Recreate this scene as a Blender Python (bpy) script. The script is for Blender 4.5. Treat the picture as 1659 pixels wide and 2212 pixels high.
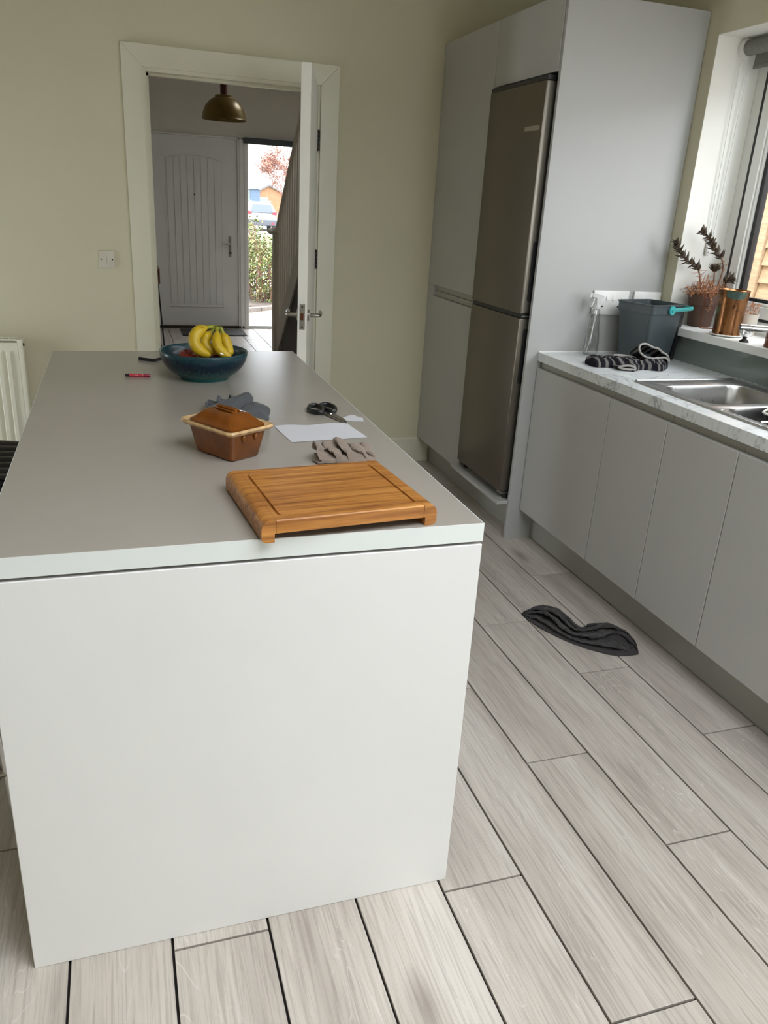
import bpy, bmesh, math, random
from mathutils import Vector, Matrix, noise

for o in list(bpy.data.objects):
    bpy.data.objects.remove(o)
SC = bpy.context.scene
COL = SC.collection
PI = math.pi

# ------------------------------------------------------------------ camera
cd = bpy.data.cameras.new('camera')
cam = bpy.data.objects.new('camera', cd)
COL.objects.link(cam)
cd.sensor_fit = 'VERTICAL'
cd.sensor_height = 36.0
cd.sensor_width = 36.0 * 1659 / 2212
cd.lens = 1698.66 / 2212 * 36.0
cd.clip_start = 0.02
cd.clip_end = 500
_yaw, _pit, _rol = 0.3319, -0.3705, 0.0596
_f = Vector((math.sin(_yaw) * math.cos(_pit), math.cos(_yaw) * math.cos(_pit), math.sin(_pit)))
_r = Vector((math.cos(_yaw), -math.sin(_yaw), 0))
_u = _r.cross(_f)
_r2 = _r * math.cos(_rol) + _u * math.sin(_rol)
_u2 = -_r * math.sin(_rol) + _u * math.cos(_rol)
_m = Matrix((_r2, _u2, -_f)).transposed().to_4x4()
_m.translation = Vector((-0.6536, -1.2885, 1.4813))
cam.matrix_world = _m
SC.camera = cam

# ------------------------------------------------------------------ sky and exposure
W = bpy.data.worlds.new('overcast_sky')
SC.world = W
W.use_nodes = True
_bg = W.node_tree.nodes['Background']
_bg.inputs[0].default_value = (0.94, 0.96, 1.035, 1)
_bg.inputs[1].default_value = 1.0
vs = SC.view_settings
vs.view_transform = 'Standard'
vs.look = 'None'
vs.exposure = 3.38
vs.gamma = 1.0
vs.use_curve_mapping = False
try:
    SC.cycles.use_denoising = True
    SC.cycles.max_bounces = 12
    SC.cycles.diffuse_bounces = 8
    SC.cycles.transparent_max_bounces = 16
    SC.cycles.sample_clamp_indirect = 8.0
except Exception:
    pass


def portal(name, loc, rot, sx, sy):
    ld = bpy.data.lights.new(name, 'AREA')
    ld.shape = 'RECTANGLE'
    ld.size, ld.size_y = sx, sy
    try:
        ld.cycles.is_portal = True
    except Exception:
        return
    o = bpy.data.objects.new(name, ld)
    o.location = loc
    o.rotation_euler = rot
    COL.objects.link(o)


# sky portals in the seen, inferred and added openings of the house (they add no light, only guide sampling)
portal('garden_door_sky_portal', (1.3, -3.25, 1.05), (PI / 2, 0, 0), 0.6, 2.1)
portal('side_door_sky_portal', (1.95, -2.2, 1.08), (0, PI / 2, 0), 2.1, 1.0)
portal('added_left_window_sky_portal', (-2.78, 2.475, 0.7), (0, -PI / 2, 0), 1.4, 0.55)
portal('kitchen_rooflight_sky_portal', (0.4, -1.35, 2.93), (0, 0, 0), 2.2, 1.9)
portal('added_rooflight_sky_portal', (1.35, 5.7, 3.06), (0, 0, 0), 0.7, 0.8)
portal('kitchen_window_sky_portal', (2.04, 0.6, 1.63), (0, PI / 2, 0), 1.15, 2.4)
portal('hall_sidelight_sky_portal', (1.09, 8.62, 1.04), (-PI / 2, 0, 0), 0.56, 2.0)


# ------------------------------------------------------------------ materials
def lin(c):
    c = c / 255.0
    return c / 12.92 if c <= 0.04045 else ((c + 0.055) / 1.055) ** 2.4


class NT:
    def __init__(s, name):
        s.m = bpy.data.materials.new(name)
        s.m.use_nodes = True
        s.t = s.m.node_tree
        s.b = s.t.nodes['Principled BSDF']
        s.out = s.t.nodes['Material Output']

    def n(s, typ, **k):
        x = s.t.nodes.new(typ)
        for a, v in k.items():
            setattr(x, a, v)
        return x

    def l(s, a, b):
        s.t.links.new(a, b)

    def coord(s, scale=(1, 1, 1), kind='Object', rnd=0.0, rot=(0, 0, 0)):
        tc = s.n('ShaderNodeTexCoord')
        mp = s.n('ShaderNodeMapping')
        mp.inputs['Scale'].default_value = scale
        mp.inputs['Rotation'].default_value = rot
        src = tc.outputs[kind]
        if rnd:
            oi = s.n('ShaderNodeObjectInfo')
            cx = s.n('ShaderNodeCombineXYZ')
            for i, k in enumerate((rnd, rnd * 2.7, rnd * 0.6)):
                mm = s.n('ShaderNodeMath', operation='MULTIPLY')
                s.l(oi.outputs['Random'], mm.inputs[0])
                mm.inputs[1].default_value = k
                s.l(mm.outputs[0], cx.inputs[i])
            ad = s.n('ShaderNodeVectorMath', operation='ADD')
            s.l(src, ad.inputs[0])
            s.l(cx.outputs[0], ad.inputs[1])
            src = ad.outputs[0]
        s.l(src, mp.inputs[0])
        return mp.outputs[0]

    def noise(s, co, scale=5, detail=3, rough=0.5, dist=0.0):
        x = s.n('ShaderNodeTexNoise')
        x.inputs['Scale'].default_value = scale
        x.inputs['Detail'].default_value = detail
        x.inputs['Roughness'].default_value = rough
        x.inputs['Distortion'].default_value = dist
        s.l(co, x.inputs['Vector'])
        return x.outputs[0]

    def ramp(s, val, stops, interp='LINEAR'):
        x = s.n('ShaderNodeValToRGB')
        x.color_ramp.interpolation = interp
        els = x.color_ramp.elements
        while len(els) < len(stops):
            els.new(0.5)
        for e, (p, c) in zip(els, stops):
            e.position = p
            e.color = (*c, 1) if len(c) == 3 else c
        s.l(val, x.inputs[0])
        return x.outputs[0]

    def mix(s, fac, a, b, blend='MIX'):
        x = s.n('ShaderNodeMix', data_type='RGBA', blend_type=blend)
        for v, sock in ((fac, x.inputs[0]), (a, x.inputs[6]), (b, x.inputs[7])):
            if hasattr(v, 'is_linked'):
                s.l(v, sock)
            elif isinstance(v, (int, float)):
                sock.default_value = v
            else:
                sock.default_value = (*v, 1)
        return x.outputs[2]

    def math(s, op, a, b=None, c=None):
        x = s.n('ShaderNodeMath', operation=op)
        for v, sock in zip((a, b, c), x.inputs):
            if v is None:
                continue
            if hasattr(v, 'is_linked'):
                s.l(v, sock)
            else:
                sock.default_value = v
        return x.outputs[0]

    def bump(s, h, strength=0.2, dist=0.002):
        x = s.n('ShaderNodeBump')
        x.inputs['Strength'].default_value = strength
        x.inputs['Distance'].default_value = dist
        s.l(h, x.inputs['Height'])
        s.l(x.outputs[0], s.b.inputs['Normal'])

    def set(s, **k):
        for a, v in k.items():
            a = a.replace('_', ' ')
            i = s.b.inputs[a]
            if hasattr(v, 'is_linked'):
                s.l(v, i)
            else:
                i.default_value = (*v, 1) if isinstance(v, tuple) and len(v) == 3 and a not in ('Subsurface Radius',) else v
        return s.m


def mat(name, col, rough=0.5, metal=0.0, var=0.06, vs_=6.0, bump=0.0, bs=80.0, bd=0.001, coat=0.0, spec=0.5, trans=0.0, ior=1.45):
    """plain procedural surface: colour mottled by noise, optional fine relief"""
    n = NT(name)
    co = n.coord()
    f = n.noise(co, vs_, 4)
    lo = tuple(max(0, c * (1 - var)) for c in col)
    hi = tuple(min(1, c * (1 + var)) for c in col)
    c = n.ramp(f, [(0.3, lo), (0.7, hi)])
    n.set(Base_Color=c, Roughness=rough, Metallic=metal, Coat_Weight=coat, Coat_Roughness=0.08, Specular_IOR_Level=spec)
    if trans:
        n.set(Transmission_Weight=trans, IOR=ior)
    if bump:
        n.bump(n.noise(co, bs, 3), bump, bd)
    return n.m


M = {}
M['wall'] = mat('wall_paint', (0.63, 0.592, 0.445), 0.75, var=0.02, vs_=2, bump=0.15, bs=260, bd=0.0004, spec=0.3)
M['wall_hall'] = mat('hall_wall_paint', (0.70, 0.67, 0.61), 0.75, var=0.02, vs_=2, spec=0.3)
M['reveal'] = mat('reveal_paint', (0.80, 0.79, 0.74), 0.65, var=0.02, vs_=2, spec=0.3)
M['ceiling'] = mat('ceiling_paint', (0.50, 0.48, 0.42), 0.8, var=0.02)
M['trim'] = mat('trim_gloss_white', (0.70, 0.67, 0.545), 0.4, var=0.03, vs_=3)
M['door_white'] = mat('door_white', (0.78, 0.76, 0.70), 0.42, var=0.04, vs_=3)
M['frontdoor'] = mat('front_door_white', (0.74, 0.74, 0.72), 0.45, var=0.03, vs_=3, bump=0.1, bs=40)
M['upvc'] = mat('white_window_plastic', (0.80, 0.80, 0.77), 0.3, var=0.02)
M['gasket'] = mat('black_window_gasket', (0.012, 0.012, 0.014), 0.5, var=0.1)
M['cab'] = mat('cabinet_grey_laminate', (0.45, 0.445, 0.43), 0.38, var=0.02, vs_=2, bump=0.05, bs=400, bd=0.0003)
M['cab_end'] = mat('end_panel_grey_laminate', (0.41, 0.41, 0.40), 0.42, var=0.02, vs_=2)
M['island'] = mat('island_panel_laminate', (0.675, 0.665, 0.655), 0.5, var=0.02, vs_=3, bump=0.08, bs=500, bd=0.0003)
M['rail'] = mat('handle_rail_grey', (0.37, 0.36, 0.32), 0.4, var=0.03)
M['plinth'] = mat('plinth_grey_laminate', (0.36, 0.355, 0.325), 0.35, var=0.03)
M['carcass'] = mat('carcass_grey', (0.42, 0.42, 0.40), 0.5, var=0.03)
M['edge'] = mat('pale_edge_band', (0.655, 0.685, 0.665), 0.4, var=0.02, vs_=3)
M['chrome'] = mat('chrome', (0.72, 0.72, 0.72), 0.12, 1.0, var=0.02)
M['nickel'] = mat('brushed_nickel', (0.42, 0.40, 0.37), 0.32, 1.0, var=0.05, vs_=60)
M['darkmetal'] = mat('dark_metal', (0.03, 0.028, 0.026), 0.4, 0.6, var=0.1)
M['black'] = mat('black_plastic', (0.010, 0.010, 0.011), 0.38, var=0.15)
M['void'] = mat('black_rubber_seal', (0.006, 0.006, 0.006), 0.6, var=0.1)
M['plastic_w'] = mat('white_plastic', (0.74, 0.73, 0.71), 0.32, var=0.02)
M['switch'] = mat('shaded_white_plastic', (0.62, 0.58, 0.49), 0.35, var=0.03)  # the sockets' white plastic with the dimmer wall's shade put into its colour
M['grout'] = mat('plank_joint_brown', (0.008, 0.005, 0.004), 0.85, var=0.2)
M['radiator'] = mat('radiator_enamel', (0.80, 0.78, 0.66), 0.35, var=0.02)
M['carcass_dark'] = mat('carcass_shadow_grey', (0.05, 0.048, 0.045), 0.7, var=0.05)  # carcass colour darkened so the base door gaps look shaded
M['splash'] = mat('splashback_grey_green', (0.22, 0.255, 0.235), 0.12, var=0.03, vs_=2, coat=0.4)
M['teal'] = mat('teal_plastic', (0.05, 0.36, 0.36), 0.4, var=0.05)
M['caddy'] = mat('caddy_slate_plastic', (0.055, 0.068, 0.075), 0.38, var=0.08, vs_=20, bump=0.05, bs=300, bd=0.0003)
M['paper'] = mat('white_paper', (0.60, 0.60, 0.635), 0.6, var=0.01)
M['red_pen'] = mat('red_pen_plastic', (0.50, 0.035, 0.06), 0.3, var=0.06)
M['red_pen2'] = mat('crimson_pen_cap', (0.30, 0.008, 0.045), 0.3, var=0.06)
M['white_print'] = mat('white_print', (0.8, 0.78, 0.75), 0.5, var=0.01)
M['walnut'] = mat('red_brown_wood', (0.16, 0.05, 0.022), 0.45, var=0.3, vs_=12)
M['walnut_top'] = mat('wood_table_top', (0.30, 0.17, 0.09), 0.5, var=0.2, vs_=10)
M['brass'] = mat('aged_brass_enamel', (0.21, 0.135, 0.022), 0.35, 0.35, var=0.1, vs_=8, coat=0.2)
M['copper_rod'] = mat('dark_red_wood', (0.10, 0.02, 0.012), 0.35, var=0.2)
M['mat_rubber'] = mat('doormat_fibre', (0.05, 0.046, 0.042), 0.9, var=0.3, vs_=90, bump=0.6, bs=200)
M['stair_paint'] = mat('stair_paint_white', (0.62, 0.58, 0.50), 0.5, var=0.03)
M['spandrel'] = mat('dark_brown_panel', (0.030, 0.020, 0.010), 0.55, var=0.3)
M['soil'] = mat('dry_soil', (0.06, 0.035, 0.02), 0.9, var=0.4, vs_=60, bump=0.6, bs=120)
M['pot'] = mat('brown_terracotta', (0.085, 0.042, 0.028), 0.6, var=0.2, vs_=14, bump=0.1, bs=120)
M['pot_pale'] = mat('pale_stone_pot', (0.55, 0.50, 0.43), 0.6, var=0.08)
M['leaf'] = mat('succulent_leaf', (0.060, 0.042, 0.026), 0.45, var=0.5, vs_=60)
M['leaf_dry'] = mat('dried_leaf', (0.40, 0.17, 0.075), 0.6, var=0.4, vs_=60)
M['stem'] = mat('brown_stem', (0.17, 0.08, 0.045), 0.6, var=0.3, vs_=60)
M['saucer'] = mat('white_saucer', (0.8, 0.79, 0.76), 0.25, var=0.02)
M['pan'] = mat('black_enamel', (0.008, 0.006, 0.006), 0.3, var=0.2, coat=0.3)
M['pan_rim'] = mat('pale_enamel_rim', (0.72, 0.69, 0.58), 0.25, var=0.05)
M['blind'] = mat('grey_blind_fabric', (0.20, 0.195, 0.175), 0.85, var=0.08, vs_=60, bump=0.2, bs=400, bd=0.0004)
M['cassette'] = mat('charcoal_blind_cassette', (0.045, 0.055, 0.06), 0.5, var=0.06)
M['apple'] = None
M['tiles_out'] = mat('buff_paving', (0.20, 0.155, 0.11), 0.8, var=0.15, vs_=6)
M['kerbstone'] = mat('edging_stone', (0.17, 0.14, 0.12), 0.85, var=0.2, vs_=20)
M['earth'] = mat('garden_earth', (0.07, 0.05, 0.037), 0.9, var=0.4, vs_=8)
M['grass'] = mat('lawn_grass', (0.11, 0.20, 0.03), 0.8, var=0.25, vs_=3)
M['road'] = mat('pale_road', (0.20, 0.195, 0.18), 0.85, var=0.08, vs_=2)
M['hedge_l'] = mat('hedge_leaf', (0.085, 0.12, 0.02), 0.55, var=0.5, vs_=3)
M['hedge_l2'] = mat('hedge_leaf_yellow', (0.20, 0.19, 0.06), 0.55, var=0.4, vs_=3)
M['twig'] = mat('hedge_twig', (0.12, 0.055, 0.03), 0.8, var=0.3)
M['house_w'] = mat('white_render', (0.55, 0.55, 0.55), 0.8, var=0.02)
M['roof'] = mat('grey_roof_slate', (0.15, 0.145, 0.145), 0.8, var=0.1)
M['brick_o'] = mat('orange_brick', (0.30, 0.15, 0.075), 0.8, var=0.15, vs_=3)
M['bluedoor'] = mat('blue_grey_cladding', (0.08, 0.12, 0.18), 0.6, var=0.05)
M['glass_far'] = mat('far_window_glass', (0.16, 0.19, 0.18), 0.15, var=0.05)
M['car'] = mat('silver_car_paint', (0.30, 0.285, 0.28), 0.28, 0.3, var=0.02, coat=0.5)
M['car_dark'] = mat('car_bumper_grey', (0.07, 0.075, 0.09), 0.6, var=0.1)
M['car_glass'] = mat('car_glass', (0.05, 0.065, 0.08), 0.1, var=0.05, coat=0.4)
M['car_light'] = mat('red_tail_lamp', (0.40, 0.015, 0.03), 0.2, var=0.05)
M['tyre'] = mat('tyre_rubber', (0.015, 0.015, 0.015), 0.8, var=0.1)
M['tree'] = mat('reddish_bare_branch', (0.30, 0.14, 0.10), 0.8, var=0.2)
M['stool_seat'] = mat('black_leather', (0.014, 0.012, 0.011), 0.45, var=0.3, vs_=30)


def glass_mat(name, tint=(1, 1, 1), refl=1.0, power=5.0, base=0.04):
    n = NT(name)
    n.t.nodes.remove(n.b)
    tr = n.n('ShaderNodeBsdfTransparent')
    tr.inputs[0].default_value = (*tint, 1)
    gl = n.n('ShaderNodeBsdfGlossy')
    gl.inputs['Roughness'].default_value = 0.02
    co = n.coord()
    ge = n.n('ShaderNodeNewGeometry')
    dt = n.n('ShaderNodeVectorMath', operation='DOT_PRODUCT')
    n.l(ge.outputs['Normal'], dt.inputs[0])
    n.l(ge.outputs['Incoming'], dt.inputs[1])
    fac = n.math('SUBTRACT', 1.0, n.math('MINIMUM', n.math('ABSOLUTE', dt.outputs['Value']), 1.0))
    f = n.math('MULTIPLY', n.math('ADD', n.math('MULTIPLY', n.math('POWER', fac, power), 0.9), base), refl)
    nz = n.noise(co, 3, 2)
    f2 = n.math('MULTIPLY', f, n.math('ADD', n.math('MULTIPLY', nz, 0.1), 0.95))
    mx = n.n('ShaderNodeMixShader')
    n.l(f2, mx.inputs[0])
    n.l(tr.outputs[0], mx.inputs[1])
    n.l(gl.outputs[0], mx.inputs[2])
    n.l(mx.outputs[0], n.out.inputs[0])
    return n.m


M['pane'] = glass_mat('window_pane_glass', (0.93, 0.95, 0.94))
M['bottle'] = glass_mat('clear_bottle_plastic', (0.90, 0.905, 0.90), 1.0, 1.7, 0.07)
M['headclear'] = mat('translucent_white_plastic', (0.75, 0.75, 0.74), 0.3, var=0.02, trans=0.35)


def plank_mat():
    n = NT('grey_oak_plank')
    co = n.coord((1, 1, 1), rnd=13.0)

    def sc(x, y):
        mp = n.n('ShaderNodeMapping')
        mp.inputs['Scale'].default_value = (x, y, 1)
        n.l(co, mp.inputs[0])
        return mp.outputs[0]
    tone = n.noise(sc(7, 0.9), 1, 4, 0.55, 0.4)
    grain = n.noise(sc(150, 5), 1, 4, 0.6, 0.6)
    rings = n.noise(sc(6.0, 0.75), 1, 3, 0.5, 0.9)
    lines = n.math('ABSOLUTE', n.math('SINE', n.math('MULTIPLY', rings, 95.0)))
    lmask = n.ramp(lines, [(0.0, (1, 1, 1)), (0.22, (0, 0, 0))])
    zone = n.ramp(n.noise(sc(5, 0.9), 1.3, 2), [(0.46, (0, 0, 0)), (0.62, (1, 1, 1))])
    base = n.ramp(tone, [(0.30, (0.42, 0.372, 0.33)), (0.5, (0.53, 0.475, 0.425)), (0.70, (0.62, 0.567, 0.515))])
    g = n.ramp(grain, [(0.36, (0.76, 0.75, 0.74)), (0.56, (1, 1, 1)), (0.72, (1.0, 1.0, 1.0))])
    c = n.mix(1.0, base, g, 'MULTIPLY')
    lf = n.math('MULTIPLY', n.math('MULTIPLY', lmask, zone), 0.6)
    c = n.mix(lf, c, (0.70, 0.675, 0.63))
    # occasional dark knots
    vo = n.n('ShaderNodeTexVoronoi')
    vo.inputs['Scale'].default_value = 1.0
    n.l(sc(5.0, 1.5), vo.inputs['Vector'])
    kn = n.ramp(vo.outputs['Distance'], [(0.02, (1, 1, 1)), (0.17, (0, 0, 0))])
    kz = n.ramp(n.noise(sc(3, 1.2), 1.0, 1), [(0.5, (0, 0, 0)), (0.62, (1, 1, 1))])
    c = n.mix(n.math('MULTIPLY', n.math('MULTIPLY', kn, kz), 0.75), c, (0.16, 0.13, 0.11))
    oi = n.n('ShaderNodeObjectInfo')
    c = n.mix(1.0, c, n.ramp(oi.outputs['Random'], [(0, (0.93, 0.925, 0.92)), (1, (1, 1, 1))]), 'MULTIPLY')
    n.bump(grain, 0.12, 0.001)
    return n.set(Base_Color=c, Roughness=0.42, Specular_IOR_Level=0.45)


M['plank'] = plank_mat()


def marble_mat():
    n = NT('white_marble_laminate')
    co = n.coord((1, 1, 1), rot=(0, 0, 0.5))
    big = n.noise(co, 2.2, 6, 0.6, 1.2)
    v1 = n.math('ABSOLUTE', n.math('SUBTRACT', n.noise(co, 2.6, 8, 0.62, 1.6), 0.5))
    v2 = n.math('ABSOLUTE', n.math('SUBTRACT', n.noise(co, 5.5, 7, 0.6, 0.9), 0.52))
    m1 = n.ramp(v1, [(0.0, (1, 1, 1)), (0.008, (0.2, 0.2, 0.2)), (0.03, (0, 0, 0))])
    m2 = n.ramp(v2, [(0.0, (1, 1, 1)), (0.012, (0, 0, 0))])
    z = n.ramp(big, [(0.45, (0, 0, 0)), (0.62, (1, 1, 1))])
    base = n.ramp(big, [(0.3, (0.74, 0.75, 0.75)), (0.6, (0.66, 0.68, 0.68)), (0.75, (0.56, 0.58, 0.59))])
    c = n.mix(n.math('MULTIPLY', n.math('MULTIPLY', m1, n.ramp(n.noise(co, 1.7, 2), [(0.42, (0.12, 0.12, 0.12)), (0.6, (1, 1, 1))])), 0.75), base, (0.14, 0.14, 0.15))
    c = n.mix(n.math('MULTIPLY', n.math('MULTIPLY', m2, z), 0.55), c, (0.2, 0.2, 0.2))
    return n.set(Base_Color=c, Roughness=0.22)


M['marble'] = marble_mat()


def worktop_mat():
    n = NT('grey_laminate_worktop')
    co = n.coord()
    f = n.noise(co, 3, 4)
    c = n.ramp(f, [(0.3, (0.33, 0.296, 0.262)), (0.7, (0.348, 0.314, 0.278))])
    return n.set(Base_Color=c, Roughness=0.24, Specular_IOR_Level=0.5)


M['worktop'] = worktop_mat()


def steel_mat(name, col, rough, stretch):
    n = NT(name)
    co = n.coord(stretch)
    f = n.noise(co, 1, 3)
    c = n.ramp(f, [(0.3, tuple(x * 0.93 for x in col)), (0.7, col)])
    r = n.math('ADD', n.math('MULTIPLY', f, 0.12), rough - 0.06)
    return n.set(Base_Color=c, Roughness=r, Metallic=1.0)


M['fridge'] = steel_mat('fridge_brushed_steel', (0.20, 0.172, 0.14), 0.36, (4, 4, 300))
M['fridge_side'] = steel_mat('fridge_steel_edge', (0.24, 0.215, 0.18), 0.42, (300, 300, 4))
M['badge'] = steel_mat('badge_steel', (0.50, 0.46, 0.40), 0.3, (300, 300, 4))
M['sink'] = steel_mat('sink_steel', (0.44, 0.43, 0.42), 0.30, (200, 12, 60))


def speckle(name, dark, mid, low, zlo, zhi, bands):
    """glaze whose colour changes with height, broken up by speckle"""
    n = NT(name)
    tc = n.n('ShaderNodeTexCoord')
    sx = n.n('ShaderNodeSeparateXYZ')
    n.l(tc.outputs['Object'], sx.inputs[0])
    co = n.coord()
    h = n.math('DIVIDE', n.math('SUBTRACT', sx.outputs[2], zlo), zhi - zlo)
    h = n.math('ADD', h, n.math('MULTIPLY', n.math('SUBTRACT', n.noise(co, 90, 4, 0.7), 0.5), 0.75))
    c = n.ramp(h, bands)
    n.bump(n.noise(co, 60, 2), 0.06, 0.001)
    return n.set(Base_Color=c, Roughness=0.26, Coat_Weight=0.08, Coat_Roughness=0.12, Specular_IOR_Level=0.4)


M['bowl'] = speckle('blue_green_glaze', None, None, None, 0.0, 0.092,
                    [(0.0, (0.010, 0.095, 0.088)), (0.25, (0.009, 0.075, 0.078)), (0.5, (0.002, 0.013, 0.030)),
                     (0.7, (0.002, 0.015, 0.030)), (0.9, (0.008, 0.042, 0.055))])


def apple_mat():
    n = NT('red_apple_skin')
    co = n.coord((1, 1, 0.35))
    f = n.noise(co, 28, 4, 0.6)
    c = n.ramp(f, [(0.32, (0.13, 0.008, 0.008)), (0.55, (0.22, 0.016, 0.012)), (0.8, (0.36, 0.13, 0.03))])
    return n.set(Base_Color=c, Roughness=0.25, Coat_Weight=0.2)


M['apple'] = apple_mat()


def banana_mat():
    n = NT('banana_skin')
    co = n.coord()
    f = n.noise(co, 45, 4, 0.65)
    c = n.ramp(f, [(0.26, (0.07, 0.03, 0.008)), (0.34, (0.46, 0.30, 0.01)), (0.7, (0.58, 0.40, 0.012))])
    return n.set(Base_Color=c, Roughness=0.45)


M['banana'] = banana_mat()
M['banana_g'] = mat('banana_stalk_green', (0.24, 0.25, 0.02), 0.5, var=0.2, vs_=60)
M['banana_tip'] = mat('banana_dark_tip', (0.035, 0.018, 0.008), 0.7, var=0.3, vs_=80)


def bamboo_mat():
    n = NT('bamboo_wood')
    co = n.coord((1, 1, 1))
    mp = n.n('ShaderNodeMapping')
    mp.inputs['Scale'].default_value = (3.5, 70, 70)
    n.l(co, mp.inputs[0])
    g = n.noise(mp.outputs[0], 1, 4, 0.6, 0.3)
    mp2 = n.n('ShaderNodeMapping')
    mp2.inputs['Scale'].default_value = (9, 210, 210)
    n.l(co, mp2.inputs[0])
    g2 = n.noise(mp2.outputs[0], 1, 3, 0.6)
    c = n.ramp(g, [(0.3, (0.20, 0.062, 0.009)), (0.5, (0.40, 0.158, 0.030)), (0.7, (0.53, 0.24, 0.055))])
    c = n.mix(1.0, c, n.ramp(g2, [(0.35, (0.78, 0.75, 0.72)), (0.6, (1, 1, 1))]), 'MULTIPLY')
    n.bump(g2, 0.06, 0.001)
    return n.set(Base_Color=c, Roughness=0.42)


M['bamboo'] = bamboo_mat()
M['bamboo_dark'] = mat('bamboo_end_grain', (0.33, 0.15, 0.045), 0.5, var=0.35, vs_=50)
M['caramel'] = mat('caramel_glaze', (0.165, 0.046, 0.0025), 0.16, var=0.25, vs_=20, coat=0.25)
M['caramel_rim'] = mat('pale_caramel_glaze', (0.56, 0.36, 0.17), 0.2, var=0.3, vs_=55, coat=0.5)


def cloth_mat(name, col, scale=500, rough=0.95, var=0.25):
    n = NT(name)
    co = n.coord()
    w = n.noise(co, scale, 2, 0.7)
    b = n.noise(co, 25, 3)
    lo = tuple(c * (1 - var) for c in col)
    c = n.mix(0.5, n.ramp(w, [(0.3, lo), (0.7, col)]), n.ramp(b, [(0.3, lo), (0.7, tuple(min(1, x * 1.1) for x in col))]))
    n.bump(w, 0.5, 0.001)
    try:
        n.set(Sheen_Weight=0.15)
    except Exception:
        pass
    return n.set(Base_Color=c, Roughness=rough, Specular_IOR_Level=0.2)


M['cloth_floor'] = cloth_mat('charcoal_towelling', (0.048, 0.043, 0.043))
M['cloth_grey'] = cloth_mat('slate_towelling', (0.085, 0.088, 0.094))
M['cloth_taupe'] = cloth_mat('taupe_muslin', (0.26, 0.205, 0.17), 420)
M['sock_dark'] = cloth_mat('black_knit', (0.010, 0.009, 0.014), 700)
M['sock_pale'] = cloth_mat('grey_knit', (0.34, 0.32, 0.30), 700)


def sock_mat():
    n = NT('striped_knit')
    co = n.coord((1, 0.15, 0.3))
    wv = n.n('ShaderNodeTexWave')
    wv.inputs['Scale'].default_value = 11.0
    wv.inputs['Distortion'].default_value = 5.0
    wv.inputs['Detail'].default_value = 1.0
    n.l(co, wv.inputs['Vector'])
    c = n.ramp(wv.outputs[1], [(0.66, (0.011, 0.010, 0.015)), (0.72, (0.17, 0.16, 0.15))])
    co2 = n.coord()
    rib = n.noise(co2, 420, 2)
    c = n.mix(1.0, c, n.ramp(rib, [(0.35, (0.55, 0.55, 0.55)), (0.6, (1, 1, 1))]), 'MULTIPLY')
    n.bump(rib, 0.6, 0.001)
    return n.set(Base_Color=c, Roughness=0.95, Specular_IOR_Level=0.2)


M['sock'] = sock_mat()


def copper_mat():
    n = NT('worn_copper')
    co = n.coord()
    f = n.noise(co, 28, 5, 0.65)
    big = n.noise(n.coord((60, 60, 5)), 1, 3)
    c = n.ramp(big, [(0.35, (0.20, 0.085, 0.030)), (0.6, (0.40, 0.19, 0.085))])
    sp = n.ramp(f, [(0.36, (1, 1, 1)), (0.43, (0, 0, 0))])
    c = n.mix(sp, c, (0.06, 0.025, 0.015))
    r = n.math('ADD', n.math('MULTIPLY', f, 0.25), 0.12)
    return n.set(Base_Color=c, Roughness=r, Metallic=0.9)


M['copper'] = copper_mat()
M['verdigris'] = mat('verdigris_rim', (0.045, 0.08, 0.06), 0.6, 0.3, var=0.5, vs_=25)
M['copper_dark'] = mat('dark_red_copper', (0.20, 0.075, 0.045), 0.35, 0.85, var=0.4, vs_=25)


def wood_out_mat():
    n = NT('pale_larch_cladding')
    co = n.coord((1, 1, 1), rnd=5.0)
    mp = n.n('ShaderNodeMapping')
    mp.inputs['Scale'].default_value = (60, 6, 60)
    n.l(co, mp.inputs[0])
    g = n.noise(mp.outputs[0], 1, 4, 0.6, 0.5)
    c = n.ramp(g, [(0.3, (0.42, 0.29, 0.18)), (0.7, (0.60, 0.44, 0.30))])
    return n.set(Base_Color=c, Roughness=0.75)


M['larch'] = wood_out_mat()


# ------------------------------------------------------------------ mesh building
def rrect(cx, cy, hx, hy, r, nc=6):
    r = max(1e-5, min(r, hx - 1e-6, hy - 1e-6))
    out = []
    for qx, qy, a0 in ((1, 1, 0), (-1, 1, PI / 2), (-1, -1, PI), (1, -1, 1.5 * PI)):
        for i in range(nc + 1):
            a = a0 + PI / 2 * i / nc
            out.append((cx + qx * (hx - r) + r * math.cos(a), cy + qy * (hy - r) + r * math.sin(a)))
    return out


def catmull(pts, n, closed=False):
    pts = [Vector(p) for p in pts]
    L = len(pts)
    out = []
    segs = L if closed else L - 1
    for k in range(n + (0 if closed else 1)):
        t = k / n * segs
        i = min(int(t), segs - 1)
        u = t - i
        if closed:
            p0, p1, p2, p3 = (pts[(i + d) % L] for d in (-1, 0, 1, 2))
        else:
            p0, p1, p2, p3 = (pts[max(0, min(L - 1, i + d))] for d in (-1, 0, 1, 2))
        out.append(0.5 * ((2 * p1) + (p2 - p0) * u + (2 * p0 - 5 * p1 + 4 * p2 - p3) * u * u + (3 * p1 - p0 - 3 * p2 + p3) * u ** 3))
    return out


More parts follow.
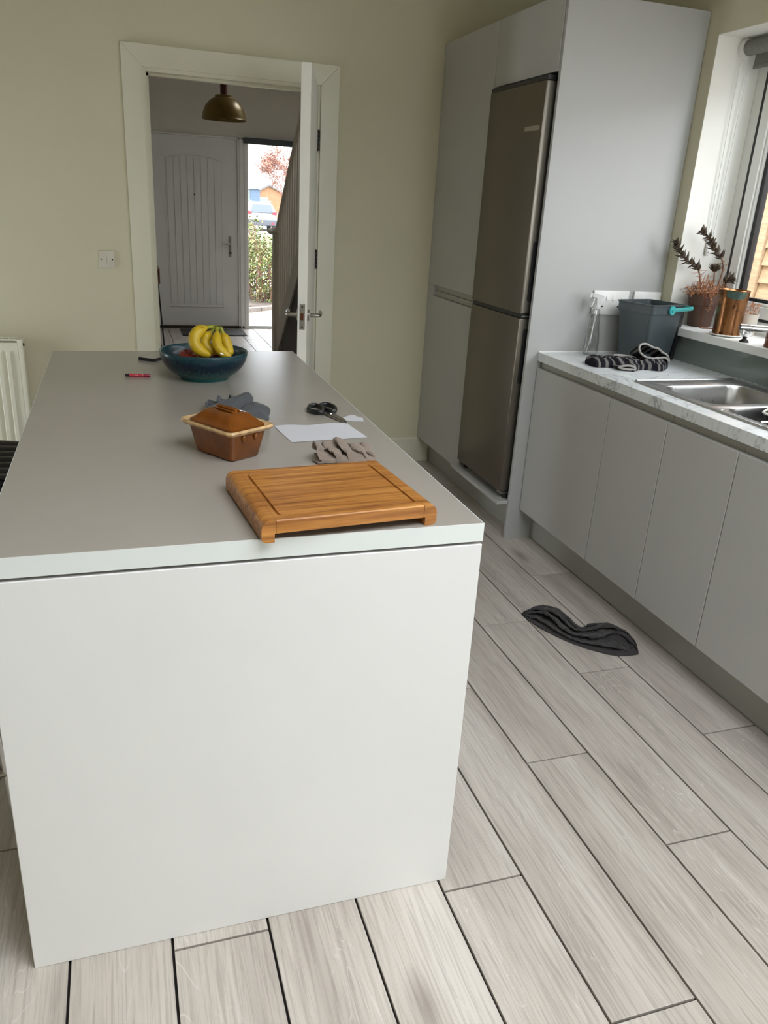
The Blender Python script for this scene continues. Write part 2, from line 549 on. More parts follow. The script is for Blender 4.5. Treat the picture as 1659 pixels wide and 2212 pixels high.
class MB:
    def __init__(s):
        s.bm = bmesh.new()

    def box(s, x0, y0, z0, x1, y1, z1, bev=0.0, seg=1):
        mt = Matrix.Translation(((x0 + x1) / 2, (y0 + y1) / 2, (z0 + z1) / 2)) @ Matrix.Diagonal((abs(x1 - x0), abs(y1 - y0), abs(z1 - z0), 1))
        vs_ = bmesh.ops.create_cube(s.bm, size=1, matrix=mt)['verts']
        if bev:
            ed = list({e for v in vs_ for e in v.link_edges})
            bmesh.ops.bevel(s.bm, geom=ed, offset=bev, segments=seg, affect='EDGES', profile=0.5)
        return s

    def loft(s, loops, cap0=True, cap1=True, closed=True):
        vv = [[s.bm.verts.new(p) for p in lp] for lp in loops]
        n = len(vv[0])
        for a, b in zip(vv, vv[1:]):
            for i in range(n if closed else n - 1):
                j = (i + 1) % n
                try:
                    s.bm.faces.new((a[i], a[j], b[j], b[i]))
                except ValueError:
                    pass
        if cap0:
            s.bm.faces.new(list(reversed(vv[0])))
        if cap1:
            s.bm.faces.new(vv[-1])
        return s

    def prism(s, poly, a0, a1, axis='z'):
        """poly: 2D points; extruded along axis (x: (y,z), y: (x,z), z: (x,y))"""
        def p3(p, a):
            return {'x': (a, p[0], p[1]), 'y': (p[0], a, p[1]), 'z': (p[0], p[1], a)}[axis]
        return s.loft([[p3(p, a0) for p in poly], [p3(p, a1) for p in poly]])

    def lathe(s, prof, n=48, c=(0, 0, 0), cap0=False, cap1=False):
        return s.loft([[(c[0] + max(r, 1e-5) * math.cos(2 * PI * i / n), c[1] + max(r, 1e-5) * math.sin(2 * PI * i / n), c[2] + z) for i in range(n)] for r, z in prof], cap0, cap1)

    def cyl(s, p0, p1, r0, r1=None, n=16):
        return s.tube([p0, p1], [r0, r1 if r1 is not None else r0], n)

    def tube(s, pts, r, n=10, closed=False, flat=1.0):
        pts = [Vector(p) for p in pts]
        L = len(pts)
        rs = r if isinstance(r, (list, tuple)) else [r] * L
        loops = []
        prev = None
        for i, p in enumerate(pts):
            if closed:
                t = pts[(i + 1) % L] - pts[i - 1]
            else:
                t = pts[min(i + 1, L - 1)] - pts[max(i - 1, 0)]
            t.normalize()
            if prev is None:
                a = Vector((0, 0, 1)) if abs(t.z) < 0.9 else Vector((1, 0, 0))
                nx = t.cross(a).normalized()
            else:
                nx = (prev - t * prev.dot(t)).normalized()
            prev = nx
            ny = t.cross(nx)
            loops.append([p + (nx * math.cos(2 * PI * k / n) + ny * flat * math.sin(2 * PI * k / n)) * rs[i] for k in range(n)])
        if closed:
            loops.append(loops[0])
            s.loft(loops, False, False)
            bmesh.ops.remove_doubles(s.bm, verts=s.bm.verts, dist=1e-6)
        else:
            s.loft(loops)
        return s

    def grid(s, fn, nu, nv):
        vv = [[s.bm.verts.new(fn(i / nu, j / nv)) for j in range(nv + 1)] for i in range(nu + 1)]
        for i in range(nu):
            for j in range(nv):
                s.bm.faces.new((vv[i][j], vv[i + 1][j], vv[i + 1][j + 1], vv[i][j + 1]))
        return s

    def sphere(s, c, r, seg=20, ring=12, sc=(1, 1, 1)):
        mt = Matrix.Translation(c) @ Matrix.Diagonal((*sc, 1))
        bmesh.ops.create_uvsphere(s.bm, u_segments=seg, v_segments=ring, radius=r, matrix=mt)
        return s

    def build(s, name, m, parent=None, smooth=0.0, local=False, kind=None, label=None):
        bm = s.bm
        bmesh.ops.recalc_face_normals(bm, faces=bm.faces)
        if parent is not None and not local:
            bm.transform(wm(parent).inverted())
        me = bpy.data.meshes.new(name)
        bm.to_mesh(me)
        bm.free()
        me.materials.append(M[m] if isinstance(m, str) else m)
        if smooth:
            me.shade_smooth()
            if smooth < 3:
                me.set_sharp_from_angle(angle=smooth)
        o = bpy.data.objects.new(name, me)
        COL.objects.link(o)
        if parent is not None:
            o.parent = parent
        if kind:
            o['kind'] = kind
        if label:
            o['label'] = label
        return o


def wm(o):
    m = o.matrix_basis.copy()
    while o.parent:
        o = o.parent
        m = o.matrix_basis @ m
    return m


def thing(name, label, cat, loc=(0, 0, 0), rot=0.0, group=None, kind=None):
    o = bpy.data.objects.new(name, None)
    o.empty_display_size = 0.05
    o.location = loc
    o.rotation_euler = (0, 0, rot)
    COL.objects.link(o)
    if kind:
        o['kind'] = kind
    if label:
        o['label'] = label
    if cat:
        o['category'] = cat
    if group:
        o['group'] = group
    return o


def tag(o, label, cat, group=None):
    o['label'] = label
    o['category'] = cat
    if group:
        o['group'] = group
    return o


def struct(name, loc=(0, 0, 0), rot=0.0):
    return thing(name, None, None, loc, rot, kind='structure')


SM = 0.6
D = 3.144          # kitchen side of the partition wall
F = 8.49           # inner face of the hall's front wall
XR = 1.72          # inner face of the window wall
T = 0.9145         # island worktop
H = 0.91           # counter
CEIL = 2.75
YB = -3.2          # wall behind the camera
XL = -2.6

# ------------------------------------------------------------------ structure: floor and planks
fl = MB().box(XL - 0.1, YB - 0.1, -0.15, XR + 0.3, F + 0.12, -0.009).build('floor', 'grout')
fl['kind'] = 'structure'
GAP = 0.0056


def plank_mesh(w, l):
    b = MB()
    hx, hy = w / 2 - GAP / 2, l / 2 - GAP / 2
    e = 0.0007

    def rc(i, z):
        return [(-hx + i, -hy + i, z), (hx - i, -hy + i, z), (hx - i, hy - i, z), (-hx + i, hy - i, z)]
    b.loft([rc(0, -0.0088), rc(0, -e), rc(e, 0)], False, True)
    bmesh.ops.recalc_face_normals(b.bm, faces=b.bm.faces)
    me = bpy.data.meshes.new('plank')
    b.bm.to_mesh(me)
    b.bm.free()
    me.materials.append(M['plank'])
    return me


_pm = {}


def put_plank(x, w, y0, y1):
    l = y1 - y0
    if l < 0.02:
        return
    k = (round(w, 4), round(l, 4))
    if k not in _pm:
        _pm[k] = plank_mesh(w, l)
    o = bpy.data.objects.new('plank', _pm[k])
    o.location = (x + w / 2, (y0 + y1) / 2, 0)
    o.parent = fl
    COL.objects.link(o)


PL0, PW, PLEN = -0.019, 0.2035, 1.145
JO = {0: -0.0344, 1: -0.4197, 2: 0.3334, 3: -0.0422, 4: 0.7197, 5: 0.3235, -3: -0.0296, -1: 0.62, -2: 0.30, -4: 0.75, -5: 0.35}
rnd = random.Random(5)
for k in range(-10, 7):
    x0 = PL0 + k * PW
    w = PW if k != 6 else 1.235 - x0
    if w <= 0.02:
        continue
    j = JO.get(k, rnd.random() * PLEN)
    y = j - PLEN * math.ceil((j - (-1.6)) / PLEN)
    while y < D + 0.06:
        a, b_ = max(y, -1.6), min(y + PLEN, D + 0.06)
        y += PLEN
        hid = False
        if x0 + w < 0.0 and x0 > -0.62 and a > 0.03 and b_ < 1.84:
            hid = True                                   # wholly under the island
        if b_ < -1.2 or (x0 < -1.6 and b_ < 0):
            hid = True                                   # behind the camera
        if not hid:
            put_plank(x0, w, a, b_)
HX0 = -0.127
for k in range(-4, 9):
    x0 = HX0 + k * 0.2
    y = D + 0.06 - rnd.random() * 0.9
    while y < F:
        a, b_ = max(y, D + 0.06), min(y + PLEN, F)
        y += PLEN
        put_plank(x0, 0.2, a, b_)


# ------------------------------------------------------------------ structure: walls
def wall(name, boxes, m='wall', smooth=0):
    b = MB()
    for q in boxes:
        b.box(*q)
    return b.build(name, m, kind='structure')


DX0, DX1, DZ = -0.482, 0.396, 2.037
TH = 0.12
wall('wall_back', [(XL, D, 0, DX0, D + TH, CEIL), (DX1, D, 0, XR + 0.3, D + TH, CEIL), (DX0, D, DZ, DX1, D + TH, CEIL)])
WY0, WY1, WZ0, WZ1 = -0.62, 1.80, 1.024, 2.203
GY0, GY1 = -2.7, -1.7
wall('wall_right', [(XR, YB, 0, XR + 0.33, GY0, CEIL), (XR, GY1, 0, XR + 0.33, WY0, CEIL), (XR, GY0, 2.13, XR + 0.33, GY1, CEIL), (XR, WY1, 0, XR + 0.33, D, CEIL),
                    (XR, WY0, 0, XR + 0.33, WY1, WZ0), (XR, WY0, WZ1, XR + 0.33, WY1, CEIL)])
LY0, LY1 = 2.2, 2.75
wall('wall_left', [(XL - 0.15, YB, 0, XL, LY0, CEIL), (XL - 0.15, LY1, 0, XL, D, CEIL), (XL - 0.15, LY0, 1.4, XL, LY1, CEIL)])
w7 = struct('added_window_7', (XL - 0.1, 2.475, 0))  # added low window, out of view, to brighten the lower left wall
for q in ((LY0, 0, LY0 + 0.05, 1.4), (LY1 - 0.05, 0, LY1, 1.4), (LY0 + 0.05, 0, LY1 - 0.05, 0.05), (LY0 + 0.05, 1.35, LY1 - 0.05, 1.4)):
    MB().box(XL - 0.12, q[0], q[1], XL - 0.05, q[2], q[3]).build('window_frame', 'upvc', w7)
MB().box(XL - 0.09, LY0 + 0.05, 0.05, XL - 0.085, LY1 - 0.05, 1.35).build('pane', 'pane', w7)
PX0, PX1, PZ1 = 1.0, 1.6, 2.1
wall('wall_front', [(XL, YB - 0.3, 0, PX0, YB, CEIL), (PX1, YB - 0.3, 0, XR + 0.33, YB, CEIL), (PX0, YB - 0.3, PZ1, PX1, YB, CEIL)])
RX0, RX1, RY0, RY1 = -0.7, 1.5, -2.3, -0.4
b = MB().box(XL - 0.15, YB - 0.3, CEIL, RX0, D + TH, CEIL + 0.15).box(RX1, YB - 0.3, CEIL, XR + 0.33, D + TH, CEIL + 0.15)
b.box(RX0, YB - 0.3, CEIL, RX1, RY0, CEIL + 0.15).box(RX0, RY1, CEIL, RX1, D + TH, CEIL + 0.15)
b.build('ceiling', 'ceiling', kind='structure')
w6 = struct('window_6', ((RX0 + RX1) / 2, (RY0 + RY1) / 2, CEIL + 0.15))
for q in ((RX0, RY0, RX0 + 0.06, RY1), (RX1 - 0.06, RY0, RX1, RY1), (RX0 + 0.06, RY0, RX1 - 0.06, RY0 + 0.06), (RX0 + 0.06, RY1 - 0.06, RX1 - 0.06, RY1)):
    MB().box(q[0], q[1], CEIL + 0.15, q[2], q[3], CEIL + 0.22).build('window_frame', 'upvc', w6)
MB().box(RX0 + 0.06, RY0 + 0.06, CEIL + 0.18, RX1 - 0.06, RY1 - 0.06, CEIL + 0.186).build('pane', 'pane', w6)
# patio opening behind the camera
w3 = struct('window_3', (0, YB - 0.15, 0))
b = MB()
for x in (PX0, PX1 - 0.07):
    b.box(x, YB - 0.2, 0.0, x + 0.07, YB - 0.13, PZ1)
b.box(PX0, YB - 0.2, 0, PX1, YB - 0.13, 0.07).box(PX0, YB - 0.2, PZ1 - 0.07, PX1, YB - 0.13, PZ1)
b.build('window_frame', 'upvc', w3)
MB().box(PX0, YB - 0.17, 0.07, PX1, YB - 0.165, PZ1 - 0.07).build('pane', 'pane', w3)
w4 = struct('window_4', (XR + 0.2, -1.95, 0))
b = MB()
for y in (GY0, GY1 - 0.07):
    b.box(XR + 0.14, y, 0.0, XR + 0.21, y + 0.07, 2.13)
b.box(XR + 0.141, GY0 + 0.07, 0, XR + 0.209, GY1 - 0.07, 0.07).box(XR + 0.141, GY0 + 0.07, 2.06, XR + 0.209, GY1 - 0.07, 2.13)
b.build('window_frame', 'upvc', w4)
MB().box(XR + 0.17, GY0 + 0.07, 0.07, XR + 0.175, GY1 - 0.07, 2.06).build('pane', 'pane', w4)
# hall shell
HXL, HXR, HC = -0.84, 1.85, 2.95
wall('wall_hall_left', [(HXL - 0.1, D + TH, 0, HXL, F, HC)], 'wall_hall')
wall('wall_hall_right', [(HXR, D + TH, 0, HXR + 0.1, F, HC)], 'wall_hall')
FX0, FX1, FX2, FZ = -0.235, 0.776, 1.42, 2.10
wall('wall_hall_front', [(HXL - 0.1, F, 0, FX0, F + 0.2, HC + 0.1), (FX2, F, 0, HXR + 0.1, F + 0.2, HC + 0.1), (FX0, F, FZ, FX2, F + 0.2, HC + 0.1)], 'wall_hall')
b = MB().box(HXL - 0.1, D + TH, HC, 0.9, F, HC + 0.1).box(1.80, D + TH, HC, HXR + 0.1, F, HC + 0.1)
b.box(0.9, D + TH, HC, 1.80, 5.2, HC + 0.1).box(0.9, 6.2, HC, 1.80, F, HC + 0.1)
b.build('ceiling_hall', 'ceiling', kind='structure')
w5 = struct('added_window_5', (1.35, 5.7, HC + 0.1))  # added rooflight, out of view, to bring more light into the hall
MB().box(0.9, 5.2, HC + 0.1, 1.0, 6.2, HC + 0.16).box(1.7, 5.2, HC + 0.1, 1.8, 6.2, HC + 0.16).box(1.0, 5.2, HC + 0.1, 1.7, 5.3, HC + 0.16).box(1.0, 6.1, HC + 0.1, 1.7, 6.2, HC + 0.16).build('window_frame', 'upvc', w5)
MB().box(1.0, 5.3, HC + 0.12, 1.7, 6.1, HC + 0.126).build('pane', 'pane', w5)
# back skin of the partition, painted like the hall
wall('wall_hall_back', [(HXL - 0.1, D + TH, 0, DX0, D + TH + 0.01, HC), (DX1, D + TH, 0, HXR, D + TH + 0.01, HC), (DX0, D + TH, DZ, DX1, D + TH + 0.01, HC)], 'wall_hall')

# baseboards
MB().prism([(D, 0), (D - 0.016, 0), (D - 0.016, 0.145), (D - 0.010, 0.153), (D, 0.153)], 0.49, 1.13, 'x').build('baseboard_back', 'trim', kind='structure')
MB().prism([(D, 0), (D - 0.016, 0), (D - 0.016, 0.145), (D - 0.010, 0.153), (D, 0.153)], XL, -0.578, 'x').build('baseboard_left', 'trim', kind='structure')
MB().box(HXL, D + TH + 0.01, 0, HXL + 0.015, F, 0.14).build('baseboard_hall', 'trim', kind='structure')

# architrave (mitred boards) and door lining
tr = struct('trim_1', (-0.04, D, 0))
AX0, AX1, AZ, AW = -0.5765, 0.4895, 2.131, 0.0945
yy0, yy1 = D - 0.018, D
MB().prism([(AX0, 0), (AX0 + AW, 0), (AX0 + AW, AZ - AW), (AX0, AZ)], yy0, yy1, 'y').build('architrave_board', 'trim', tr)
MB().prism([(AX1, 0), (AX1 - AW, 0), (AX1 - AW, AZ - AW), (AX1, AZ)], yy0, yy1, 'y').build('architrave_board', 'trim', tr)
MB().prism([(AX0 + 0.001, AZ), (AX0 + AW + 0.001, AZ - AW), (AX1 - AW - 0.001, AZ - AW), (AX1 - 0.001, AZ)], yy0, yy1, 'y').build('architrave_board', 'trim', tr)
b = MB()
b.box(DX0 - 0.003, D - 0.004, 0, DX0 + 0.018, D + TH + 0.012, DZ, 0.001)
b.box(DX1 - 0.018, D - 0.004, 0, DX1 + 0.003, D + TH + 0.012, DZ, 0.001)
b.box(DX0 + 0.018, D - 0.004, DZ - 0.018, DX1 - 0.018, D + TH + 0.012, DZ + 0.003, 0.001)
b.build('door_lining', 'trim', tr)
b = MB()
b.box(DX0 + 0.018, D + 0.045, 0, DX0 + 0.030, D + 0.085, DZ - 0.018)
b.box(DX1 - 0.030, D + 0.045, 0, DX1 - 0.018, D + 0.085, DZ - 0.018)
b.box(DX0 + 0.018, D + 0.045, DZ - 0.030, DX1 - 0.018, D + 0.085, DZ - 0.018)
b.build('door_stop', 'trim', tr)

# ------------------------------------------------------------------ door 1: open kitchen door, seen on its edge
hx, hy = 0.362, D - 0.006
le = Vector((0.1465, 2.358))
dv = Vector((hx, hy)) - le
ang = math.atan2(dv.y, dv.x)
LW = dv.length
d1 = struct('door_1', (le.x, le.y, 0), ang)      # local x runs from the leading edge to the hinges
d1['label'] = 'white internal door standing open beside the island, seen on its edge'
MB().box(0, -0.0215, 0.006, LW - 0.012, 0.0215, 2.02, 0.0015).build('door_leaf', 'door_white', d1, local=True)
b = MB().box(-0.0022, -0.0125, 0.925, 0.002, 0.0125, 1.04, 0.0008)
lp = b.build('latch_plate', 'nickel', d1, local=True)
MB().box(-0.0028, -0.006, 0.968, -0.001, 0.008, 0.999).build('latch_bolt', 'copper_dark', lp, local=True)
for z in (0.937, 1.028):
    MB().cyl((-0.0035, 0, z), (-0.001, 0, z), 0.004, n=10).build('screw', 'darkmetal', lp, local=True)
for s_ in (-1, 1):
    y0 = s_ * 0.0215
    b = MB()
    b.cyl((0.06, y0, 0.985), (0.06, y0 + s_ * 0.009, 0.985), 0.026, n=24)
    ro = b.build('handle_rose', 'nickel', d1, 0.5, True)
    b = MB()
    b.tube(catmull([(0.06, y0, 0.985), (0.06, y0 + s_ * 0.045, 0.985), (0.075, y0 + s_ * 0.056, 0.985), (0.12, y0 + s_ * 0.058, 0.985), (0.18, y0 + s_ * 0.056, 0.985)], 20), 0.0095, 12)
    b.build('lever_handle', 'nickel', d1, SM, True)
MB().box(0.035, -0.0335, 0.955, 0.085, -0.0315, 1.0, 0.0006).build('paint_patch', 'plastic_w', d1, local=True)
for z in (0.23, 1.02 + 0.17, 1.78):
    b = MB()
    for i in range(5):
        b.cyl((LW - 0.004, -0.026, z - 0.05 + i * 0.02), (LW - 0.004, -0.026, z - 0.0315 + i * 0.02), 0.0065, n=12)
    b.box(LW - 0.03, -0.0225, z - 0.05, LW - 0.004, -0.021, z + 0.05)
    hg = b.build('hinge', 'darkmetal', d1, SM, True)
    b = MB()
    b.cyl((LW - 0.004, -0.026, z - 0.053), (LW - 0.004, -0.026, z - 0.050), 0.0075, n=12).cyl((LW - 0.004, -0.026, z + 0.0485), (LW - 0.004, -0.026, z + 0.053), 0.0075, n=12)
    b.build('hinge_cap', 'nickel', hg, SM, True)

# ------------------------------------------------------------------ door 2: front door and sidelight
d2 = struct('door_2', (0.24, F, 0))
d2['label'] = 'white front door with a grooved arched panel at the end of the hall'
b = MB()
b.box(FX0, F - 0.02, 0, -0.218 - 0.003, F + 0.05, FZ, 0.002).box(0.711, F - 0.02, 0, FX1, F + 0.05, FZ, 0.002)
b.box(FX0, F - 0.02, 2.084, FX1, F + 0.05, FZ, 0.002)
b.box(0.735, F - 0.032, 0, 0.752, F - 0.02, FZ)
b.build('door_frame', 'upvc', d2)
MB().box(-0.2195, F, 0.028, 0.7095, F + 0.045, 2.0825, 0.001).build('door_leaf', 'frontdoor', d2)
MB().box(FX0, F + 0.0505, 0, -0.19, F + 0.07, FZ).box(0.68, F + 0.0505, 0, FX1, F + 0.07, FZ).box(-0.19, F + 0.0505, 2.05, 0.68, F + 0.07, FZ).build('door_rebate', 'upvc', d2)


def arc_z(x, x0, x1, zs, zp):
    t = (x - (x0 + x1) / 2) / ((x1 - x0) / 2)
    return zs + (zp - zs) * (1 - t * t)


px0, px1 = -0.072, 0.523
n_b = 8
for i in range(n_b):
    a = px0 + (px1 - px0) * i / n_b + 0.005
    c = px0 + (px1 - px0) * (i + 1) / n_b - 0.005
    pl = [(a, 0.285), (c, 0.285)] + [(a + (c - a) * t / 4, arc_z(a + (c - a) * t / 4, px0, px1, 1.828, 1.876)) for t in (4, 3, 2, 1, 0)]
    bb = MB().prism(pl, F - 0.009, F + 0.001, 'y')
    bb.build('panel_board', 'frontdoor', d2)
# raised moulding around the boards
b = MB()
out = [(px0 - 0.012, 0.262), (px1 + 0.012, 0.262)] + [(px1 + 0.012 - (px1 - px0 + 0.024) * t / 16, arc_z(px1 + 0.012 - (px1 - px0 + 0.024) * t / 16, px0 - 0.012, px1 + 0.012, 1.842, 1.892)) for t in range(17)]
b.tube([(x, F - 0.001, z) for x, z in out], 0.004, 6, closed=True)
b.build('panel_moulding', 'frontdoor', d2, SM)
MB().box(px0 - 0.02, F - 0.012, 0.243, px1 + 0.02, F + 0.001, 0.266, 0.004).build('panel_sill', 'frontdoor', d2)
b = MB().box(0.607, F - 0.012, 0.824, 0.637, F, 1.056, 0.006, 2)
hp = b.build('handle_plate', 'nickel', d2, SM)
MB().tube(catmull([(0.622, F - 0.008, 0.969), (0.622, F - 0.045, 0.969), (0.60, F - 0.052, 0.969), (0.515, F - 0.05, 0.971)], 16), 0.009, 10).build('lever_handle', 'nickel', hp, SM)
MB().cyl((0.622, F - 0.016, 0.868), (0.622, F - 0.01, 0.868), 0.012, n=16).build('lock_barrel', 'darkmetal', hp, SM)
MB().cyl((0.229, F - 0.008, 1.484), (0.229, F + 0.002, 1.484), 0.010, n=16).build('spyhole', 'darkmetal', d2, SM)
MB().box(FX0, F - 0.03, 0, FX1, F + 0.05, 0.028, 0.003).build('threshold', 'spandrel', d2)

w2 = struct('window_2', (1.1, F, 0))
w2['label'] = 'tall narrow sidelight window beside the front door'
b = MB()
b.box(FX1, F - 0.02, 0, 0.832, F + 0.05, FZ, 0.002).box(1.365, F - 0.02, 0, FX2, F + 0.05, FZ, 0.002)
b.box(0.832, F - 0.02, 0, 1.365, F + 0.05, 0.034, 0.002).box(0.832, F - 0.02, 2.05, 1.365, F + 0.05, FZ, 0.002)
b.box(0.792, F - 0.028, 0, 0.812, F - 0.02, FZ)
b.build('window_frame', 'upvc', w2)
MB().box(0.832, F + 0.02, 0.034, 1.365, F + 0.026, 2.05).build('pane', 'pane', w2)
o = MB().box(0.776, F - 0.075, 2.046, 1.42, F - 0.035, 2.108, 0.004).build('blind_cassette', 'cassette')
tag(o, 'charcoal blind cassette fixed across the top of the hall sidelight', 'blind')

# ------------------------------------------------------------------ window 1: kitchen window
w1 = struct('window_1', (1.98, 0.6, 1.05))
w1['label'] = 'white kitchen window above the sink'
XF = 1.95
b = MB()
b.box(XF, WY1 - 0.060, WZ0, XF + 0.07, WY1, WZ1, 0.003).box(XF, WY0, WZ0, XF + 0.07, WY0 + 0.06, WZ1, 0.003)
b.box(XF + 0.001, WY0 + 0.06, 1.054, XF + 0.069, WY1 - 0.06, 1.110, 0.003).box(XF + 0.001, WY0 + 0.06, WZ1 - 0.06, XF + 0.069, WY1 - 0.06, WZ1, 0.003)
b.build('window_frame', 'upvc', w1)
b = MB()
y1, y0, z0, z1 = WY1 - 0.060, WY0 + 0.06, 1.11, WZ1 - 0.06
for (a, c, e, f_) in ((y1 - 0.014, y1, z0, z1), (y0, y0 + 0.014, z0, z1), (y0 + .014, y1 - .014, z0, z0 + 0.014), (y0 + .014, y1 - .014, z1 - 0.014, z1)):
    b.box(XF - 0.005, a, e, XF + 0.06, c, f_)
b.build('seal', 'gasket', w1)
y1, y0, z0, z1 = y1 - 0.014, y0 + 0.014, z0 + 0.010, z1 - 0.014
b = MB()
for (a, c, e, f_) in ((y1 - 0.050, y1, z0, z1), (y0, y0 + 0.05, z0, z1), (y0 + .05, y1 - .05, z0, z0 + 0.05), (y0 + .05, y1 - .05, z1 - 0.05, z1)):
    b.box(XF - 0.006, a, e, XF + 0.06, c, f_, 0.002)
b.build('sash', 'upvc', w1)
b = MB()
for (a, c, e, f_) in ((y1 - 0.064, y1 - 0.05, z0 + .05, z1 - .05), (y0 + .05, y0 + 0.064, z0 + .05, z1 - .05), (y0 + .064, y1 - .064, z0 + .05, z0 + 0.064), (y0 + .064, y1 - .064, z1 - 0.064, z1 - .05)):
    b.box(XF + 0.002, a, e, XF + 0.05, c, f_, 0.003)
b.build('glazing_bead', 'upvc', w1)
b = MB()
for (a, c, e, f_) in ((y1 - 0.084, y1 - 0.064, z0 + .064, z1 - .064), (y0 + .064, y0 + 0.084, z0 + .064, z1 - .064), (y0 + .084, y1 - .084, z0 + .064, z0 + 0.078), (y0 + .084, y1 - .084, z1 - 0.078, z1 - .064)):
    b.box(XF + 0.012, a, e, XF + 0.04, c, f_)
b.build('glass_spacer', 'gasket', w1)
MB().box(XF + 0.024, y0 + 0.05, z0 + 0.05, XF + 0.030, y1 - 0.05, z1 - 0.05).build('pane', 'pane', w1)
# painted reveals and the projecting white sill board
b = MB()
b.box(XR + 0.0005, WY1 - 0.002, WZ0, XF, WY1 + 0.001, WZ1).box(XR + 0.0005, WY0 - 0.001, WZ0, XF, WY0 + 0.002, WZ1).box(XR + 0.0005, WY0, WZ1 - 0.002, XF, WY1, WZ1 + 0.001)
b.build('window_reveal', 'reveal', w1)
MB().box(1.675, WY0 - 0.01, 1.022, XF + 0.002, WY1 - 0.002, 1.056, 0.003, 2).build('window_sill', 'upvc', w1)

# ------------------------------------------------------------------ island
isl = thing('kitchen_island', 'pale grey kitchen island with a plain full-width end panel', 'island', (-0.45, 0.9, 0))
MB().box(-0.900, 0.0, 0.0, 0.0, 0.025, 0.870, 0.0015).build('end_panel', 'island', isl)
MB().box(-0.62, 0.026, 0.12, -0.021, 1.835, 0.868).build('carcass', 'carcass', isl)
MB().box(-0.898, 1.836, 0.0, -0.0, 1.860, 0.870, 0.0015).build('end_panel', 'island', isl)
MB().box(-0.57, 0.03, 0.0, -0.06, 1.83, 0.118).build('plinth', 'plinth', isl)
for i in range(3):
    y0 = 0.030 + i * 0.602
    MB().box(-0.020, y0, 0.13, -0.001, y0 + 0.598, 0.835, 0.001).build('cabinet_door', 'cab', isl)
wt = thing('island_worktop', 'long grey laminate worktop with a pale edge on the island', 'worktop', (-0.45, 0.93, 0.876))
MB().box(-0.8985, 0.001, 0.8766, -0.001, 1.861, T, 0.0008).build('slab', 'worktop', wt)
b = MB().box(-0.899, 0.0, 0.8766, 0.0, 0.0012, T - 0.0006)
b.build('edge_band', 'edge', wt)
MB().box(-0.0009, 0.0012, 0.8766, 0.0004, 1.861, T - 0.0006).build('edge_band', 'edge', wt)
MB().box(-0.8995, 0.0012, 0.8766, -0.8985, 1.861, T - 0.0006).build('edge_band', 'edge', wt)

# ------------------------------------------------------------------ right-hand run: tall units
XT = 1.061
YE = 1.8715
o = MB().box(XT + 0.004, YE, 0.0, XR - 0.002, YE + 0.018, 2.295, 0.0012).build('fridge_end_panel', 'cab_end')
tag(o, 'tall pale grey end panel at the near side of the fridge, holding the sockets', 'panel')
pc = thing('pantry_cabinet', 'tall grey two-door pantry cabinet in the corner beyond the fridge', 'cabinet', (1.3, 2.85, 0.156))
MB().box(XT + 0.021, 2.484, 0.156, XR - 0.004, D - 0.002, 2.292).build('carcass', 'carcass', pc)
MB().box(XT, 2.478, 1.079, XT + 0.020, D - 0.003, 2.292, 0.0012).build('door', 'cab', pc)
MB().box(XT, 2.478, 0.156, XT + 0.020, D - 0.003, 1.018, 0.0012).build('door', 'cab', pc)
b = MB()
b.box(XT + 0.0135, 2.478, 1.020, XT + 0.0205, D - 0.092, 1.048, 0.001).box(XT + 0.0135, 2.478, 1.052, XT + 0.0205, D - 0.092, 1.077, 0.001)
b.build('handle_rail', 'rail', pc)
MB().box(XT + 0.0005, D - 0.091, 1.0185, XT + 0.020, D - 0.003, 1.0785).build('rail_end', 'cab', pc)
tc_ = thing('top_cabinet', 'grey top cabinet bridging over the fridge', 'cabinet', (1.3, 2.22, 2.03))
MB().box(XT + 0.021, YE + 0.020, 2.030, XR - 0.004, 2.474, 2.292).build('carcass', 'carcass', tc_)
MB().box(XT, YE + 0.020, 2.020, XT + 0.020, 2.475, 2.292, 0.0012).build('door', 'cab', tc_)
o = MB().box(1.144, YE + 0.0185, 0.0, 1.160, D - 0.018, 0.142, 0.001).build('tall_plinth', 'plinth')
tag(o, 'recessed grey plinth board under the fridge and the pantry cabinet', 'plinth')
o = MB().box(1.012, YE + 0.019, 0.176, XR - 0.01, 2.475, 0.194, 0.001).build('fridge_shelf', 'cab')
tag(o, 'thin grey shelf board that the fridge stands on', 'shelf')
MB().box(1.17, YE + 0.02, 0.0, 1.70, 2.475, 0.174).build('shelf_support', 'carcass', o)

# fridge freezer
XD = 1.030
fr = thing('fridge_freezer', 'tall bronze-toned steel fridge freezer built in beside the end panel', 'fridge', (1.3, 2.2, 0.194))
fy0, fy1 = 1.912, 2.442
MB().box(XD + 0.075, fy0 + 0.002, 0.214, XR - 0.02, fy1, 1.992).build('body', 'darkmetal', fr)
MB().box(XD + 0.052, fy0 + 0.004, 0.24, XD + 0.075, fy1 - 0.004, 1.985).build('door_seal', 'void', fr)
for nm, za, zb in (('freezer_door', 0.232, 1.050), ('fridge_door', 1.070, 1.990)):
    dd = MB().box(XD, fy0, za, XD + 0.052, fy1, zb, 0.004, 2).build(nm, 'fridge', fr, SM)
    MB().box(XD + 0.0045, fy0 - 0.0012, za + 0.005, XD + 0.050, fy0 + 0.002, zb - 0.005).build('door_edge', 'fridge_side', dd)
    g0, g1 = ((0.757, 1.005) if za < 1 else (1.124, 1.374))
    pl = rrect(XD + 0.036, (g0 + g1) / 2, 0.0115, (g1 - g0) / 2, 0.008, 4)
    MB().prism(pl, fy0 - 0.0022, fy0 + 0.004, 'y').build('handle_grip', 'void', dd)
b = MB().box(XD + 0.008, fy0 + 0.002, 1.051, XD + 0.06, fy1, 1.069)
b.build('gap_strip', 'black', fr)
